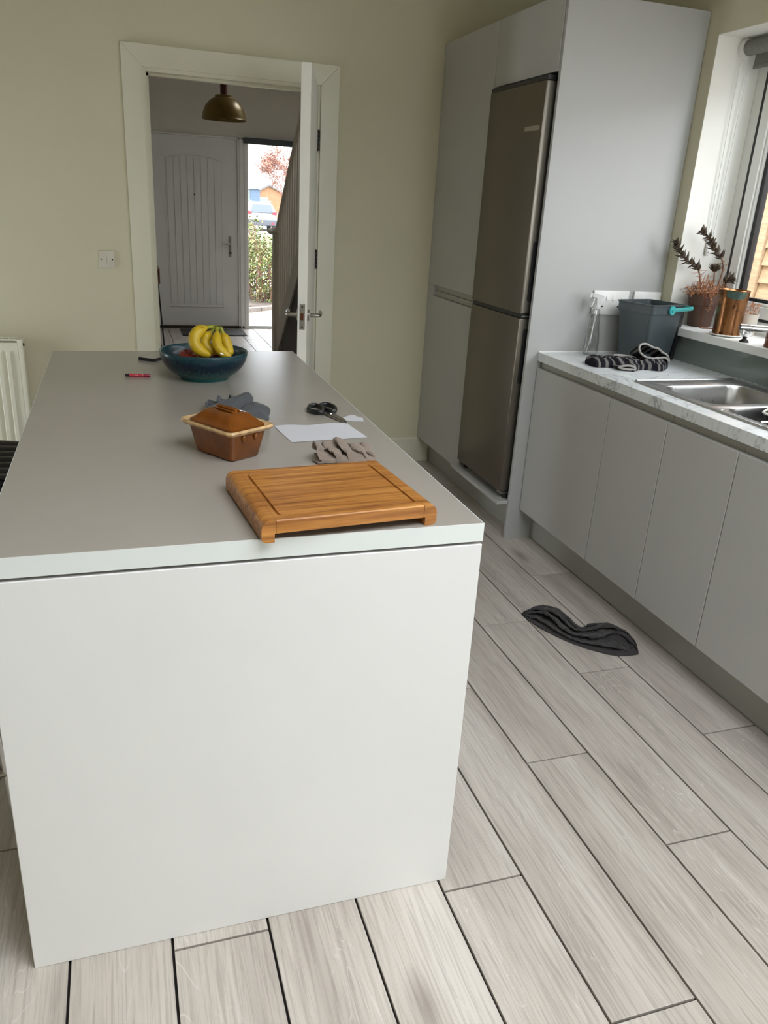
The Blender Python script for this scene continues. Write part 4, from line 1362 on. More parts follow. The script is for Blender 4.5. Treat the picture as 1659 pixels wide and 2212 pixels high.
for pts, rr in zip(bpaths, (0.0195, 0.017, 0.0165, 0.016, 0.0165)):
    p = catmull(pts, 30)
    rads = []
    for i in range(31):
        t = i / 30
        if t < 0.16:
            r = 0.0055
        elif t < 0.34:
            r = 0.0055 + (rr - 0.0055) * math.sin((t - 0.16) / 0.18 * PI / 2)
        elif t < 0.74:
            r = rr
        else:
            r = rr * max(0.22, math.cos((t - 0.74) / 0.26 * 1.32))
        rads.append(r)
    b = MB()
    b.tube(p[3:], rads[3:], 12)
    ba = b.build('banana', 'banana', bn, 3.0)
    MB().tube(p[:7], [0.0062] * 7, 8).build('stalk', 'banana_g', ba, 3.0)
    MB().tube(p[28:] + [p[30] + (p[30] - p[28]) * 0.7], [rr * 0.36, rr * 0.3, rr * 0.27, rr * 0.24], 8).build('tip', 'banana_tip', ba, 3.0)
cr = catmull([(-0.376, 1.333, 1.088), (-0.358, 1.330, 1.0915), (-0.341, 1.334, 1.086), (-0.346, 1.346, 1.087), (-0.364, 1.346, 1.090)], 24, True)
c0 = sum(cr, Vector()) / len(cr)
MB().loft([[c0 + (p - c0) * t + Vector((0, 0, dz)) for p in cr] for t, dz in ((0.8, -0.010), (1.0, -0.003), (0.95, 0.002), (0.6, 0.0015))]).build('crown', 'banana_g', bn, SM)
MB().tube(cr, 0.0012, 6, closed=True).build('crown_cut', 'banana_tip', bn, SM)
mt_ = MB().box(-0.006, -0.0004, -0.005, 0.006, 0.0004, 0.005)
mt_.bm.transform(Matrix.Translation((-0.351, 1.2595, 1.017)) @ Matrix.Rotation(-0.5, 4, 'X') @ Matrix.Rotation(0.3, 4, 'Y'))
st_ = mt_.build('sticker', 'white_print', bn)

# phone and pen
ph = thing('mobile_phone', 'black mobile phone lying flat beside the fruit bowl', 'phone', (-0.532, 1.722, T), math.radians(-37))
b = MB()
b.loft([rl(0.034, 0.072, 0.010, 0.0), rl(0.036, 0.074, 0.011, 0.002), rl(0.036, 0.074, 0.011, 0.0095), rl(0.0345, 0.0725, 0.010, 0.011)])
b.build('phone_case', 'black', ph, SM, True)
b = MB()
b.loft([rl(0.033, 0.071, 0.009, 0.011), rl(0.0328, 0.0708, 0.009, 0.0114)])
b.build('screen', mat('dark_phone_glass', (0.02, 0.02, 0.02), 0.06, var=0.05, coat=0.6), ph, SM, True)
b = MB()
b.loft([rl(0.0345, 0.0725, 0.010, 0.0108), rl(0.0345, 0.0725, 0.010, 0.0116), rl(0.0332, 0.0712, 0.009, 0.0116), rl(0.0332, 0.0712, 0.009, 0.0108)], False, False)
b.build('screen_edge', 'nickel', ph, SM, True)
pen = thing('makeup_pencil', 'short red chubby pencil with a black end lying near the phone', 'pencil', (-0.611, 1.395, T + 0.0052), math.radians(-7.5))
MB().tube([(-0.026, 0, 0), (0.0195, 0, 0)], 0.0052, 16).build('barrel', 'red_pen', pen, 0.5, True)
MB().tube([(0.020, 0, 0), (0.0205, 0, 0), (0.0385, 0, 0), (0.040, 0, 0)], [0.0045, 0.0052, 0.0052, 0.0045], 16).build('cap', 'red_pen2', pen, 0.5, True)
MB().tube([(-0.0385, 0, 0), (-0.027, 0, 0)], [0.0044, 0.0049], 16).build('end_plug', 'black', pen, 0.5, True)
b = MB()
for a_ in (-0.6, 0.6):
    for k in range(5):
        t = (k - 2) * 0.0011
        an = -PI / 2 + 0.45 + t / 0.0052 * (1 if a_ > 0 else -1)
        x = 0.016 + t * 0.9
        b.box(x - 0.0006, 0.0053 * math.cos(an) * 0 + 0.00535 * math.sin(an) - 0.0002, 0.00535 * math.cos(an) - 0.0002, x + 0.0006, 0.00535 * math.sin(an) + 0.0002, 0.00535 * math.cos(an) + 0.0002)
for k in range(7):
    an = -PI / 2 + 0.25
    x = -0.009 + k * 0.0016
    b.box(x, 0.00533 * math.sin(an) - 0.0002, 0.00533 * math.cos(an) - 0.0004, x + 0.0012, 0.00533 * math.sin(an) + 0.0002, 0.00533 * math.cos(an) + 0.0004)
b.build('print', 'white_print', pen, local=True, kind='stuff')

# ------------------------------------------------------------------ things on the counter
sb = thing('spray_bottle', 'clear empty spray bottle with a white trigger head in front of the socket', 'bottle', (1.345, 1.806, H), math.radians(200))
b = MB()
prof = [(0.030, 0.0), (0.036, 0.004), (0.0375, 0.012), (0.0365, 0.06), (0.031, 0.10), (0.0265, 0.125), (0.0255, 0.150), (0.0245, 0.170), (0.019, 0.192), (0.0135, 0.200), (0.0130, 0.212)]
b.loft([[(r * 1.10 * math.cos(2 * PI * i / 40), r * 0.72 * math.sin(2 * PI * i / 40) if r > 0.014 else r * math.sin(2 * PI * i / 40), z) for i in range(40)] for r, z in prof], True, False)
b.build('bottle_body', 'bottle', sb, 3.0, True)
b = MB()
b.tube(catmull([(0.034, 0.004, 0.012), (0.024, 0.010, 0.07), (0.004, 0.0, 0.12), (-0.004, 0, 0.17), (0, 0, 0.20)], 30), 0.0024, 8)
b.build('dip_tube', 'headclear', sb, SM, True)
b = MB()
b.tube(catmull([(-0.036, -0.006, 0.075), (-0.030, -0.018, 0.10), (-0.005, -0.021, 0.122), (0.018, -0.017, 0.150), (0.022, -0.010, 0.165)], 24), 0.0012, 6)
b.build('moulded_swirl', 'headclear', sb, SM, True)
MB().lathe([(0.0155, 0.203), (0.0162, 0.205), (0.0162, 0.219), (0.0150, 0.221), (0.0, 0.222)], 32).build('collar', 'headclear', sb, SM, True)
b = MB()
b.loft([[(x, y * k, z) for x, z in [(-0.030, 0.250), (-0.024, 0.257), (0.010, 0.266), (0.030, 0.268), (0.050, 0.268), (0.050, 0.254), (0.020, 0.250), (0.014, 0.220), (-0.012, 0.220), (-0.014, 0.244)]] for y, k in ((-0.0115, 1), (0.0115, 1))])
b.build('spray_head', 'headclear', sb, SM, True)
MB().box(0.048, -0.008, 0.252, 0.060, 0.008, 0.270, 0.002).build('nozzle', 'plastic_w', sb, SM, True)
b = MB()
b.loft([[(x, y, z) for x, z in [(0.022, 0.252), (0.032, 0.252), (0.036, 0.235), (0.046, 0.212), (0.042, 0.209), (0.030, 0.228)]] for y in (-0.006, 0.006)])
b.build('trigger', 'headclear', sb, SM, True)

# slate food-waste caddy
fc = thing('food_caddy', 'slate grey food-waste caddy with a teal handle in the counter corner', 'bin', (1.553, 1.705, H + 0.0006), math.radians(14))
b = MB()
bc_ = [(0.080, 0.078, 0.020, 0.0), (0.083, 0.081, 0.020, 0.004), (0.099, 0.097, 0.020, 0.205), (0.1035, 0.1015, 0.020, 0.206), (0.1045, 0.1025, 0.020, 0.240), (0.108, 0.106, 0.021, 0.241), (0.108, 0.106, 0.021, 0.246), (0.1005, 0.0985, 0.018, 0.246), (0.080, 0.078, 0.016, 0.006)]
b.loft([[(p[0], p[1], z) for p in rrect(0, 0, hx_, hy_, r, 6)] for hx_, hy_, r, z in bc_])
b.build('bin_body', 'caddy', fc, SM, True)
MB().prism([(0.085, 0.006), (0.106, 0.006), (0.126, 0.215), (0.104, 0.215)], -0.082, 0.075, 'y').build('black_side_plate', 'black', fc, local=True)  # black plate set off the right side of the bin
b = MB()
for s_ in (-1, 1):
    y = s_ * 0.106
    MB().cyl((0.006, y, 0.224), (0.006, y + s_ * 0.008, 0.224), 0.0185, n=28).build('handle_hub', 'teal', fc, 0.5, True)
    MB().cyl((0.006, y, 0.224), (0.006, y + s_ * 0.011, 0.224), 0.007, n=16).build('handle_pin', 'teal', fc, 0.5, True)
hb = catmull([(0.006, -0.1115, 0.224), (0.10, -0.1115, 0.228), (0.130, -0.110, 0.230), (0.140, -0.098, 0.231), (0.141, 0.0, 0.232), (0.140, 0.098, 0.231), (0.130, 0.110, 0.230), (0.10, 0.1115, 0.228), (0.006, 0.1115, 0.224)], 60)
MB().tube(hb, 0.0032, 10, flat=2.6).build('handle_bar', 'teal', fc, SM, True)

# striped knitted socks
sk_ = thing('knitted_socks', 'black and grey striped knitted socks lying in a heap before the slate bin', 'socks', (1.40, 1.53, H))
b = heap([(1.215, 1.625), (1.195, 1.560), (1.202, 1.520), (1.26, 1.505), (1.298, 1.47), (1.315, 1.428), (1.36, 1.455), (1.41, 1.452), (1.45, 1.430), (1.51, 1.47), (1.55, 1.53), (1.53, 1.575), (1.45, 1.585), (1.36, 1.60), (1.28, 1.635)],
         [(1.24, 1.57), (1.34, 1.53), (1.42, 1.51), (1.50, 1.53)], 0.040, 21.0, H + 0.0006, -0.4, 11, 22, wob=0.012, base=0.6)
b.build('sock_leg', 'sock', sk_, 3.0)


def cuff(pts, w, nm, r=0.0045, closed=True, n=60, lean=0.0):
    """a turned knit edge: a ribbon standing on edge with a pale ribbed lip"""
    p = catmull(pts, n, closed)
    b = MB()
    fl_ = lambda q: Vector((q.x, q.y, max(q.z, H + 0.001)))
    inner = [[q for q in p], [fl_(q + Vector((0.002, 0.030, -w * 0.4))) for q in p], [fl_(q + Vector((0.004, 0.062, -w))) for q in p]]
    b.loft(inner, False, False, closed)
    b.build(nm + '_tube', 'sock', sk_, 3.0)
    b = MB()
    b.tube(p, [r * (1 + 0.12 * math.sin(i * 2.6)) for i in range(len(p))], 8, closed=closed)
    b.build(nm + '_edge', 'sock_pale', sk_, 3.0)


cuff([(1.513, 1.520, 0.971), (1.492, 1.524, 0.986), (1.465, 1.528, 0.992), (1.437, 1.530, 1.004), (1.412, 1.528, 1.005), (1.396, 1.522, 0.998), (1.392, 1.515, 0.983), (1.400, 1.508, 0.968), (1.419, 1.502, 0.956), (1.445, 1.498, 0.950), (1.480, 1.497, 0.952), (1.509, 1.498, 0.954), (1.533, 1.505, 0.944), (1.544, 1.510, 0.931), (1.550, 1.520, 0.945), (1.536, 1.522, 0.962)], 0.035, 'open_cuff')
cuff([(1.308, 1.570, 0.950), (1.337, 1.563, 0.951), (1.374, 1.556, 0.948), (1.404, 1.550, 0.941), (1.428, 1.54, 0.932)], 0.02, 'rolled_cuff', 0.006, False, 40)
cuff([(1.262, 1.452, 0.924), (1.282, 1.444, 0.931), (1.306, 1.438, 0.932), (1.325, 1.434, 0.926), (1.327, 1.432, 0.918), (1.31, 1.434, 0.918), (1.285, 1.440, 0.919)], 0.006, 'toe_loop', 0.0045)

# ------------------------------------------------------------------ things on the sill
ZS = 1.056
pp = thing('potted_succulent', 'spiky half-dried succulent in a brown terracotta pot on the window sill', 'plant', (1.826, 1.712, ZS))
MB().lathe([(0.0, 0.006), (0.040, 0.006), (0.046, 0.0), (0.049, 0.003), (0.0595, 0.092), (0.060, 0.094), (0.0635, 0.095), (0.0665, 0.132), (0.0665, 0.136), (0.062, 0.137), (0.060, 0.128), (0.058, 0.118)], 48).build('pot', 'pot', pp, 0.5, True)
MB().lathe([(0.0595, 0.118), (0.04, 0.122), (0.015, 0.124), (0.0, 0.124)], 32).build('soil', 'soil', pp, 3.0, True)
rl_ = random.Random(8)


def leaf(b, p, d, ln, w, curl=0.25):
    d = Vector(d).normalized()
    s_ = d.cross(Vector((0, 0, 1)))
    if s_.length < 0.05:
        s_ = Vector((1, 0, 0))
    s_.normalize()
    n = s_.cross(d).normalized()
    tip = p + d * ln + n * ln * curl
    mid = p + d * ln * 0.45 + n * ln * curl * 0.15
    v = [b.bm.verts.new(x) for x in (p + s_ * w * 0.45, p + n * w * 0.3, p - s_ * w * 0.45, p - n * w * 0.3, mid + s_ * w * 0.5, mid + n * w * 0.22, mid - s_ * w * 0.5, mid - n * w * 0.28, tip)]
    for i in range(4):
        j = (i + 1) % 4
        b.bm.faces.new((v[i], v[j], v[4 + j], v[4 + i]))
        b.bm.faces.new((v[4 + i], v[4 + j], v[8]))


stems = [([(1.805, 1.705, 1.175), (1.797, 1.710, 1.215), (1.789, 1.714, 1.254), (1.779, 1.718, 1.287), (1.762, 1.724, 1.311), (1.722, 1.737, 1.330), (1.694, 1.747, 1.358), (1.674, 1.754, 1.387), (1.660, 1.759, 1.409)], 0.42, 'leaf'),
         ([(1.852, 1.695, 1.175), (1.866, 1.688, 1.225), (1.874, 1.685, 1.285), (1.872, 1.685, 1.323), (1.854, 1.692, 1.358), (1.824, 1.702, 1.384), (1.804, 1.709, 1.413), (1.776, 1.719, 1.444), (1.758, 1.725, 1.458)], 0.45, 'leaf'),
         ([(1.850, 1.692, 1.175), (1.848, 1.694, 1.240), (1.843, 1.696, 1.290), (1.841, 1.696, 1.312)], 0.72, 'leaf'),
         ([(1.862, 1.690, 1.175), (1.884, 1.682, 1.225), (1.900, 1.676, 1.258), (1.922, 1.668, 1.268)], 0.55, 'leaf')]
for pts, t0, mm in stems:
    p = catmull(pts, 40)
    stm = MB().tube(p, [0.0042 - 0.002 * i / 40 for i in range(41)], 8).build('stem', 'stem', pp, 3.0)
    b = MB()
    bd = MB()
    ga = rl_.random() * 6
    i = 4
    while i <= 40:
        t = i / 40
        dr = (p[min(i + 1, 40)] - p[i - 1]).normalized()
        a = dr.cross(Vector((0.3, 0.9, 0.1))).normalized()
        c = dr.cross(a)
        green = t > t0
        for k in range(2 if green else 1):
            an = ga + k * PI + rl_.uniform(-0.3, 0.3)
            o_ = a * math.cos(an) + c * math.sin(an)
            ln = rl_.uniform(0.026, 0.038) * (1.0 if t < 0.9 else 0.8)
            if green:
                leaf(b, p[i] + o_ * 0.002, o_ + dr * rl_.uniform(0.35, 0.7), ln, 0.0135, 0.2)
            elif rl_.random() < 0.6:
                leaf(bd, p[i] + o_ * 0.002, o_ + dr * rl_.uniform(-0.4, 0.5), ln * 1.15, 0.0042, rl_.uniform(-0.3, 0.3))
        ga += 2.2
        i += 1
    b.build('leaves', 'leaf', stm, kind='stuff')
    if len(bd.bm.verts):
        bd.build('dry_leaves', 'leaf_dry', stm, kind='stuff')
b = MB()
for i in range(230):
    a = rl_.random() * 2 * PI
    r = rl_.uniform(0.005, 0.066)
    base = Vector((1.826 + r * math.cos(a), 1.712 + r * math.sin(a), ZS + 0.122))
    d = Vector((math.cos(a) * rl_.uniform(0, 1), math.sin(a) * rl_.uniform(0, 1), rl_.uniform(0.2, 1.2)))
    base = base + d.normalized() * rl_.uniform(0, 0.062)
    leaf(b, base, Vector((rl_.uniform(-1, 1), rl_.uniform(-1, 1), rl_.uniform(-0.2, 1))), rl_.uniform(0.020, 0.042), 0.0050, rl_.uniform(-0.5, 0.5))
for i in range(16):
    a = rl_.random() * 2 * PI
    base = Vector((1.826 + 0.03 * math.cos(a), 1.712 + 0.03 * math.sin(a), ZS + 0.12))
    top = base + Vector((rl_.uniform(-0.02, 0.03), rl_.uniform(-0.02, 0.02), rl_.uniform(0.04, 0.105)))
    b.tube(catmull([base, (base + top) / 2 + Vector((rl_.uniform(-.008, .008), 0, 0)), top], 8), 0.0016, 5)
b.build('dried_tuft', 'leaf_dry', pp, kind='stuff')
p = catmull([(1.808, 1.668, 1.190), (1.794, 1.640, 1.200), (1.797, 1.636, 1.180), (1.806, 1.642, 1.135)], 16)
ts = MB().tube(p, 0.0022, 6).build('trailing_stem', 'stem', pp, 3.0)
b = MB()
for i in range(4, 17):
    for k in range(2):
        leaf(b, p[i], Vector((rl_.uniform(-1, 1), rl_.uniform(-1, 0.2), rl_.uniform(-0.6, 0.6))), 0.017, 0.005, 0.2)
b.build('trailing_leaves', 'leaf_dry', ts, kind='stuff')
b = MB()
for i in range(40):
    a = rl_.random() * 2 * PI
    leaf(b, Vector((1.826 + 0.05 * math.cos(a), 1.712 + 0.05 * math.sin(a), ZS + 0.128)), Vector((math.cos(a), math.sin(a), rl_.uniform(0.3, 1.1))), 0.02, 0.007, 0.2)
b.build('young_rosettes', 'leaf', pp, kind='stuff')

p2 = thing('small_plant_pot', 'small pale pot with a red-brown plant behind the copper jug', 'plant', (1.862, 1.452, ZS))
MB().lathe([(0.0, 0.0), (0.028, 0.0), (0.030, 0.003), (0.036, 0.085), (0.0365, 0.09), (0.033, 0.09), (0.031, 0.075), (0.0, 0.075)], 32).build('pot', 'pot_pale', p2, 0.5, True)
b = MB()
for i in range(70):
    a = rl_.random() * 2 * PI
    r = rl_.uniform(0, 0.03)
    leaf(b, Vector((1.862 + r * math.cos(a), 1.452 + r * math.sin(a), ZS + 0.08 + rl_.random() * 0.05)), Vector((math.cos(a) + rl_.uniform(-.5, .5), math.sin(a) + rl_.uniform(-.5, .5), rl_.uniform(-0.4, 1))), 0.014, 0.005, 0.2)
b.build('leaves', 'leaf_dry', p2, kind='stuff')

cj = thing('copper_jug', 'tall worn copper jug on a white saucer on the window sill', 'jug', (1.748, 1.440, ZS + 0.006))
MB().lathe([(0.0, 0.003), (0.050, 0.003), (0.055, 0.0), (0.057, 0.004), (0.0565, 0.012), (0.0555, 0.016), (0.056, 0.09), (0.0585, 0.145), (0.0605, 0.176), (0.0615, 0.178), (0.0605, 0.180), (0.058, 0.175), (0.054, 0.09), (0.052, 0.02), (0.0, 0.012)], 56).build('jug_body', 'copper', cj, 0.5, True)
b = MB()
n_ = 40
lps = []
for r, zt, zb in ((0.0600, 0, 0), (0.0612, 0, 0)):
    pass
for zf in (0.0, 1.0):
    lp = []
    for i in range(n_ + 1):
        a = -2.75 + 1.35 * i / n_
        lo = 0.146 + 0.010 * (2 * abs(i / n_ - 0.5)) ** 3 + 0.006 * noise.noise(Vector((i * 0.35, 2, 1)))
        z = lo + (0.1765 - lo) * zf
        r = 0.0592 + 0.0022 * zf + 0.0006
        lp.append((r * math.cos(a), r * math.sin(a), z))
    lps.append(lp)
b.loft(lps, False, False, closed=False)
b.build('verdigris_stain', 'verdigris', cj, 3.0, True)
MB().tube([(-0.055, 0.019, 0.164), (-0.098, 0.034, 0.165), (-0.1055, 0.0365, 0.162), (-0.107, 0.037, 0.155), (-0.107, 0.037, 0.030), (-0.1055, 0.0365, 0.022), (-0.098, 0.034, 0.019), (-0.050, 0.018, 0.020)], 0.0028, 8).build('handle', 'copper_dark', cj, SM, True)
o = MB().lathe([(0.0, 0.0), (0.045, 0.0), (0.063, 0.004), (0.068, 0.008), (0.066, 0.0095), (0.058, 0.0062), (0.0, 0.0055)], 48).build('saucer', 'saucer', None, 0.8)
o.location = (1.748, 1.440, ZS)
tag(o, 'white saucer under the copper jug on the sill', 'saucer')
ec = thing('egg_cup', 'small steel egg cup in front of the copper jug', 'cup', (1.708, 1.286, ZS))
MB().lathe([(0.0, 0.003), (0.017, 0.003), (0.0185, 0.0), (0.0175, 0.004), (0.009, 0.012), (0.0062, 0.015)], 32).build('foot', 'darkmetal', ec, 0.7, True)
MB().lathe([(0.0062, 0.015), (0.012, 0.018), (0.020, 0.026), (0.0245, 0.037), (0.0255, 0.042), (0.0245, 0.0425), (0.019, 0.029), (0.010, 0.020), (0.0, 0.018)], 32).build('cup', 'chrome', ec, 0.8, True)
c2 = thing('copper_canister', 'dark copper canister on the sill, cut off by the right edge', 'canister', (1.752, 1.150, ZS))
MB().lathe([(0.0, 0.003), (0.050, 0.003), (0.0525, 0.0), (0.0535, 0.006), (0.0515, 0.012), (0.0525, 0.030), (0.0545, 0.033), (0.0515, 0.036), (0.0500, 0.104), (0.0520, 0.108), (0.0505, 0.110), (0.047, 0.106), (0.046, 0.02), (0.0, 0.012)], 48).build('canister_body', 'copper_dark', c2, 0.6, True)
MB().lathe([(0.0503, 0.088), (0.0508, 0.090), (0.0508, 0.105), (0.0503, 0.106)], 48).build('dark_rim', 'black', c2, 0.6, True)

# ------------------------------------------------------------------ cloth on the floor
o = folds([(0.787, 1.148), (0.803, 1.06), (0.835, 0.975), (0.880, 0.895), (0.935, 0.832), (1.000, 0.785), (1.078, 0.780)],
          [(0.797, 1.156), (0.885, 1.195), (0.945, 1.150), (0.958, 1.075), (0.962, 0.995), (1.015, 1.005), (1.085, 1.000), (1.118, 0.930), (1.112, 0.850), (1.086, 0.795)], 0.0002, 0.050, 3.3, 0.60, 7.0, 150, 130, env_p=0.5, base=0.25, jit=0.7, skew=0.9, fine=0.010,
          hu=lambda u, v: 0.55 + 0.55 * math.exp(-((u - 0.22) / 0.14) ** 2) * (0.4 + 0.6 * v) + 0.75 * math.exp(-((u - 0.76) / 0.13) ** 2) * (0.35 + 0.65 * v)).build('floor_towel', 'cloth_floor', None, 3.0)
tag(o, 'charcoal towel dropped in folds on the plank floor', 'towel')

# ------------------------------------------------------------------ bar stools on the far side of the island
slab = ['black bar stool at the left edge of the photo, beside the radiator', 'bar stool tucked against the island end panel, only its steel legs in sight']
for i, (x, y) in enumerate(((-1.165, 1.19), (-1.13, 0.535))):
    st = thing('bar_stool', slab[i], 'stool', (x, y, 0), group='bar stools along the island')
    b = MB()
    lps = []
    for hx_, hy_, r, z in ((0.175, 0.19, 0.04, 0.665), (0.185, 0.20, 0.05, 0.672), (0.19, 0.205, 0.05, 0.700), (0.178, 0.193, 0.045, 0.712)):
        lps.append([(p[0], p[1], z) for p in rrect(0, 0, hx_, hy_, r, 6)])
    b.loft(lps)
    b.build('seat', 'stool_seat', st, SM, True)
    for k in range(7):
        yy = -0.165 + k * 0.055
        MB().tube(catmull([(-0.17, yy, 0.712), (-0.05, yy + 0.006 * (-1) ** k, 0.719), (0.07, yy, 0.719), (0.178, yy, 0.711)], 12), 0.020, 8, flat=0.35).build('seat_strap', 'stool_seat', st, SM, True)
    MB().tube(catmull([(-0.182, -0.18, 0.70), (-0.20, -0.20, 0.80), (-0.205, -0.12, 0.84), (-0.205, 0.12, 0.84), (-0.20, 0.20, 0.80), (-0.182, 0.18, 0.70)], 30), 0.012, 10).build('back_frame', 'darkmetal', st, SM, True)
    b = MB()
    b.tube([(0.188, -0.205, 0.7), (0.188, 0.205, 0.7)], 0.0065, 8)
    b.build('seat_piping', 'nickel', st, SM, True)
    for sx in (-1, 1):
        for sy in (-1, 1):
            MB().tube([(sx * 0.14, sy * 0.15, 0.668), (sx * 0.175, sy * 0.185, 0.004)], 0.0105, 12).build('leg', 'chrome', st, SM, True)
    for sy in (-1, 1):
        MB().tube([(-0.166, sy * 0.176, 0.215), (0.166, sy * 0.176, 0.215)], 0.009, 10).build('foot_rail', 'nickel', st, SM, True)
    for sx in (-1, 1):
        MB().tube([(sx * 0.164, -0.174, 0.25), (sx * 0.164, 0.174, 0.25)], 0.009, 10).build('foot_rail', 'nickel', st, SM, True)

# ------------------------------------------------------------------ hall
pl_ = thing('pendant_lamp', 'olive-brass dome pendant lamp hanging in the hall', 'lamp', (0.187, 5.4, 2.02))
MB().lathe([(0.166, 0.0), (0.1685, 0.003), (0.166, 0.006), (0.163, 0.020), (0.155, 0.055), (0.138, 0.092), (0.112, 0.124), (0.085, 0.143), (0.066, 0.150), (0.066, 0.164), (0.062, 0.166), (0.03, 0.166), (0.03, 0.162), (0.060, 0.160), (0.080, 0.139), (0.108, 0.120), (0.134, 0.089), (0.151, 0.053), (0.160, 0.018), (0.163, 0.0)], 64).build('shade', 'brass', pl_, 0.6, True)
MB().lathe([(0.0, 0.166), (0.027, 0.166), (0.027, 0.929)], 24).build('stem', 'copper_rod', pl_, 0.6, True)
MB().sphere((0, 0, 0.085), 0.035, 20, 12).build('bulb', 'plastic_w', pl_, SM, True)
ct_ = thing('console_table', 'red-brown wooden console table on hairpin legs at the hall wall', 'table', (-0.55, 6.5, 0))
MB().box(-0.78, 6.0, 0.745, -0.307, 7.15, 0.866, 0.003).build('cabinet_box', 'walnut', ct_)
MB().box(-0.78, 5.995, 0.866, -0.305, 7.155, 0.874, 0.002).build('table_top', 'walnut_top', ct_)
for (x, y, dx, dy) in ((-0.335, 6.05, 0.045, -0.06), (-0.335, 7.10, 0.045, 0.06), (-0.74, 6.05, -0.03, -0.06), (-0.74, 7.10, -0.03, 0.06)):
    b = MB()
    b.tube([(x + 0.012, y, 0.745), (x + dx + 0.004, y + dy, 0.012), (x + dx, y + dy, 0.006), (x + dx - 0.004, y + dy, 0.012), (x - 0.065, y, 0.745)], 0.0065, 8)
    b.build('hairpin_leg', 'black', ct_, SM)
dm = thing('door_mat', 'dark fibre doormat on the hall floor before the front door', 'mat', (0.36, 8.11, 0.0005))
MB().box(0.012, 7.90, 0.0005, 0.715, 8.34, 0.012, 0.003).build('mat_pile', 'mat_rubber', dm)
b = MB()
b.box(0.002, 7.89, 0.0005, 0.725, 7.899, 0.009).box(0.002, 8.341, 0.0005, 0.725, 8.35, 0.009).box(0.002, 7.899, 0.0005, 0.011, 8.341, 0.009).box(0.716, 7.899, 0.0005, 0.725, 8.341, 0.009)
b.build('mat_border', 'black', dm)

sc0 = thing('staircase', 'white painted staircase rising behind the open door in the hall', 'stairs', (1.3, 6.2, 0))
SXL = 0.90
slope = 0.90


def zrail(y):
    return 1.19 + (6.96 - y) * slope


def zstr(y):
    return 0.06 + (7.10 - y) * slope


nb = MB().box(0.845, 6.905, 0.0, 0.935, 6.995, 1.165, 0.004)
nw = nb.build('newel_post', 'stair_paint', sc0)
MB().tube(catmull([(0.79, 6.93, 1.196), (0.82, 6.945, 1.185), (0.86, 6.95, 1.19), (0.93, 6.95, 1.20)], 14), [0.016 + 0.02 * math.sin(i / 14 * 2.2) for i in range(15)], 12).build('newel_cap', 'stair_paint', nw, SM)
ye, ys = 4.9, 6.93
b = MB().loft([[(SXL + dx, y, zrail(y) + dz) for dx, dz in ((-0.033, -0.02), (-0.033, 0.015), (-0.015, 0.032), (0.015, 0.032), (0.033, 0.015), (0.033, -0.02))] for y in (ys, ye)])
b.build('handrail', 'stair_paint', sc0, 0.5)
b = MB().loft([[(SXL - 0.022, y, zstr(y) - 0.27), (SXL + 0.022, y, zstr(y) - 0.27), (SXL + 0.022, y, zstr(y)), (SXL - 0.022, y, zstr(y))] for y in (7.02, ye)])
b.build('string_board', 'stair_paint', sc0)
y = 6.84
while y > ye + 0.05:
    MB().box(SXL - 0.019, y - 0.019, zstr(y) - 0.01, SXL + 0.019, y + 0.019, zrail(y) - 0.012).build('baluster', 'stair_paint', sc0)
    y -= 0.105
b = MB()
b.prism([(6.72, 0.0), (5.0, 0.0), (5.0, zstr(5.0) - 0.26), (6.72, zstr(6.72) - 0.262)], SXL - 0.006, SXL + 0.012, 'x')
b.build('under_stair_panel', 'spandrel', sc0)  # dark brown sheet closing the triangle below the string
k = 0
y = 7.02
while zstr(y) < 2.2:
    z = 0.19 * (k + 1)
    tb = MB().box(SXL + 0.025, y - 0.26, z - 0.025, HXR - 0.002, y + 0.02, z)
    tb.build('tread', 'walnut_top', sc0)
    MB().box(SXL + 0.025, y - 0.018, z - 0.19, HXR - 0.002, y, z - 0.026).build('riser', 'stair_paint', sc0)
    y -= 0.19 / slope
    k += 1

# ------------------------------------------------------------------ outside the front door
o = MB().box(-60, F + 0.25, -0.5, 90, 140, -0.17).build('garden_ground', 'road', kind='structure')
gp = struct('garden_path', (1.2, 9.8, -0.125))
MB().box(0.2, F + 0.21, -0.17, 3.0, 11.2, -0.135).build('path_bed', 'earth', gp)
pv = MB().box(-0.098, -0.048, 0, 0.098, 0.048, 0.05, 0.003)
bmesh.ops.recalc_face_normals(pv.bm, faces=pv.bm.faces)
pme = bpy.data.meshes.new('paver')
pv.bm.to_mesh(pme)
pv.bm.free()
pme.materials.append(M['tiles_out'])
ro_ = math.radians(40)
for i in range(-12, 13):
    for j in range(-24, 25):
        u, v = i * 0.2 + (0.1 if j % 2 else 0), j * 0.1
        x, y = 1.25 + u * math.cos(ro_) - v * math.sin(ro_), 10.0 + u * math.sin(ro_) + v * math.cos(ro_)
        if 0.72 < x < 1.85 and F + 0.30 < y < 10.85 + 0.72 * (x - 1.2):
            o = bpy.data.objects.new('paver', pme)
            o.parent = gp
            o.location = (x - 1.2, y - 9.8, 0.125 - 0.170 + 0.001 * rnd.random())
            o.rotation_euler = (0, 0, ro_)
            COL.objects.link(o)
ge_ = thing('garden_edging', 'short row of edging stones between the path and the shrub', 'edging', (1.5, 11.3, -0.17))
for i in range(6):
    t = (i - 1.5) * 0.27
    bb = MB().box(-0.128, -0.045, 0, 0.128, 0.045, 0.095 + 0.008 * rnd.random(), 0.012, 2)
    bb.bm.transform(Matrix.Translation((-0.1 + t * 0.82, -0.14 + t * 0.59, 0)) @ Matrix.Rotation(0.62 + rnd.uniform(-.05, .05), 4, 'Z'))
    bb.build('edging_stone', 'kerbstone', ge_, local=True)
MB().box(0.2, 11.5, -0.17, 4.5, 14.5, -0.10).build('garden_bed', 'earth', kind='structure')

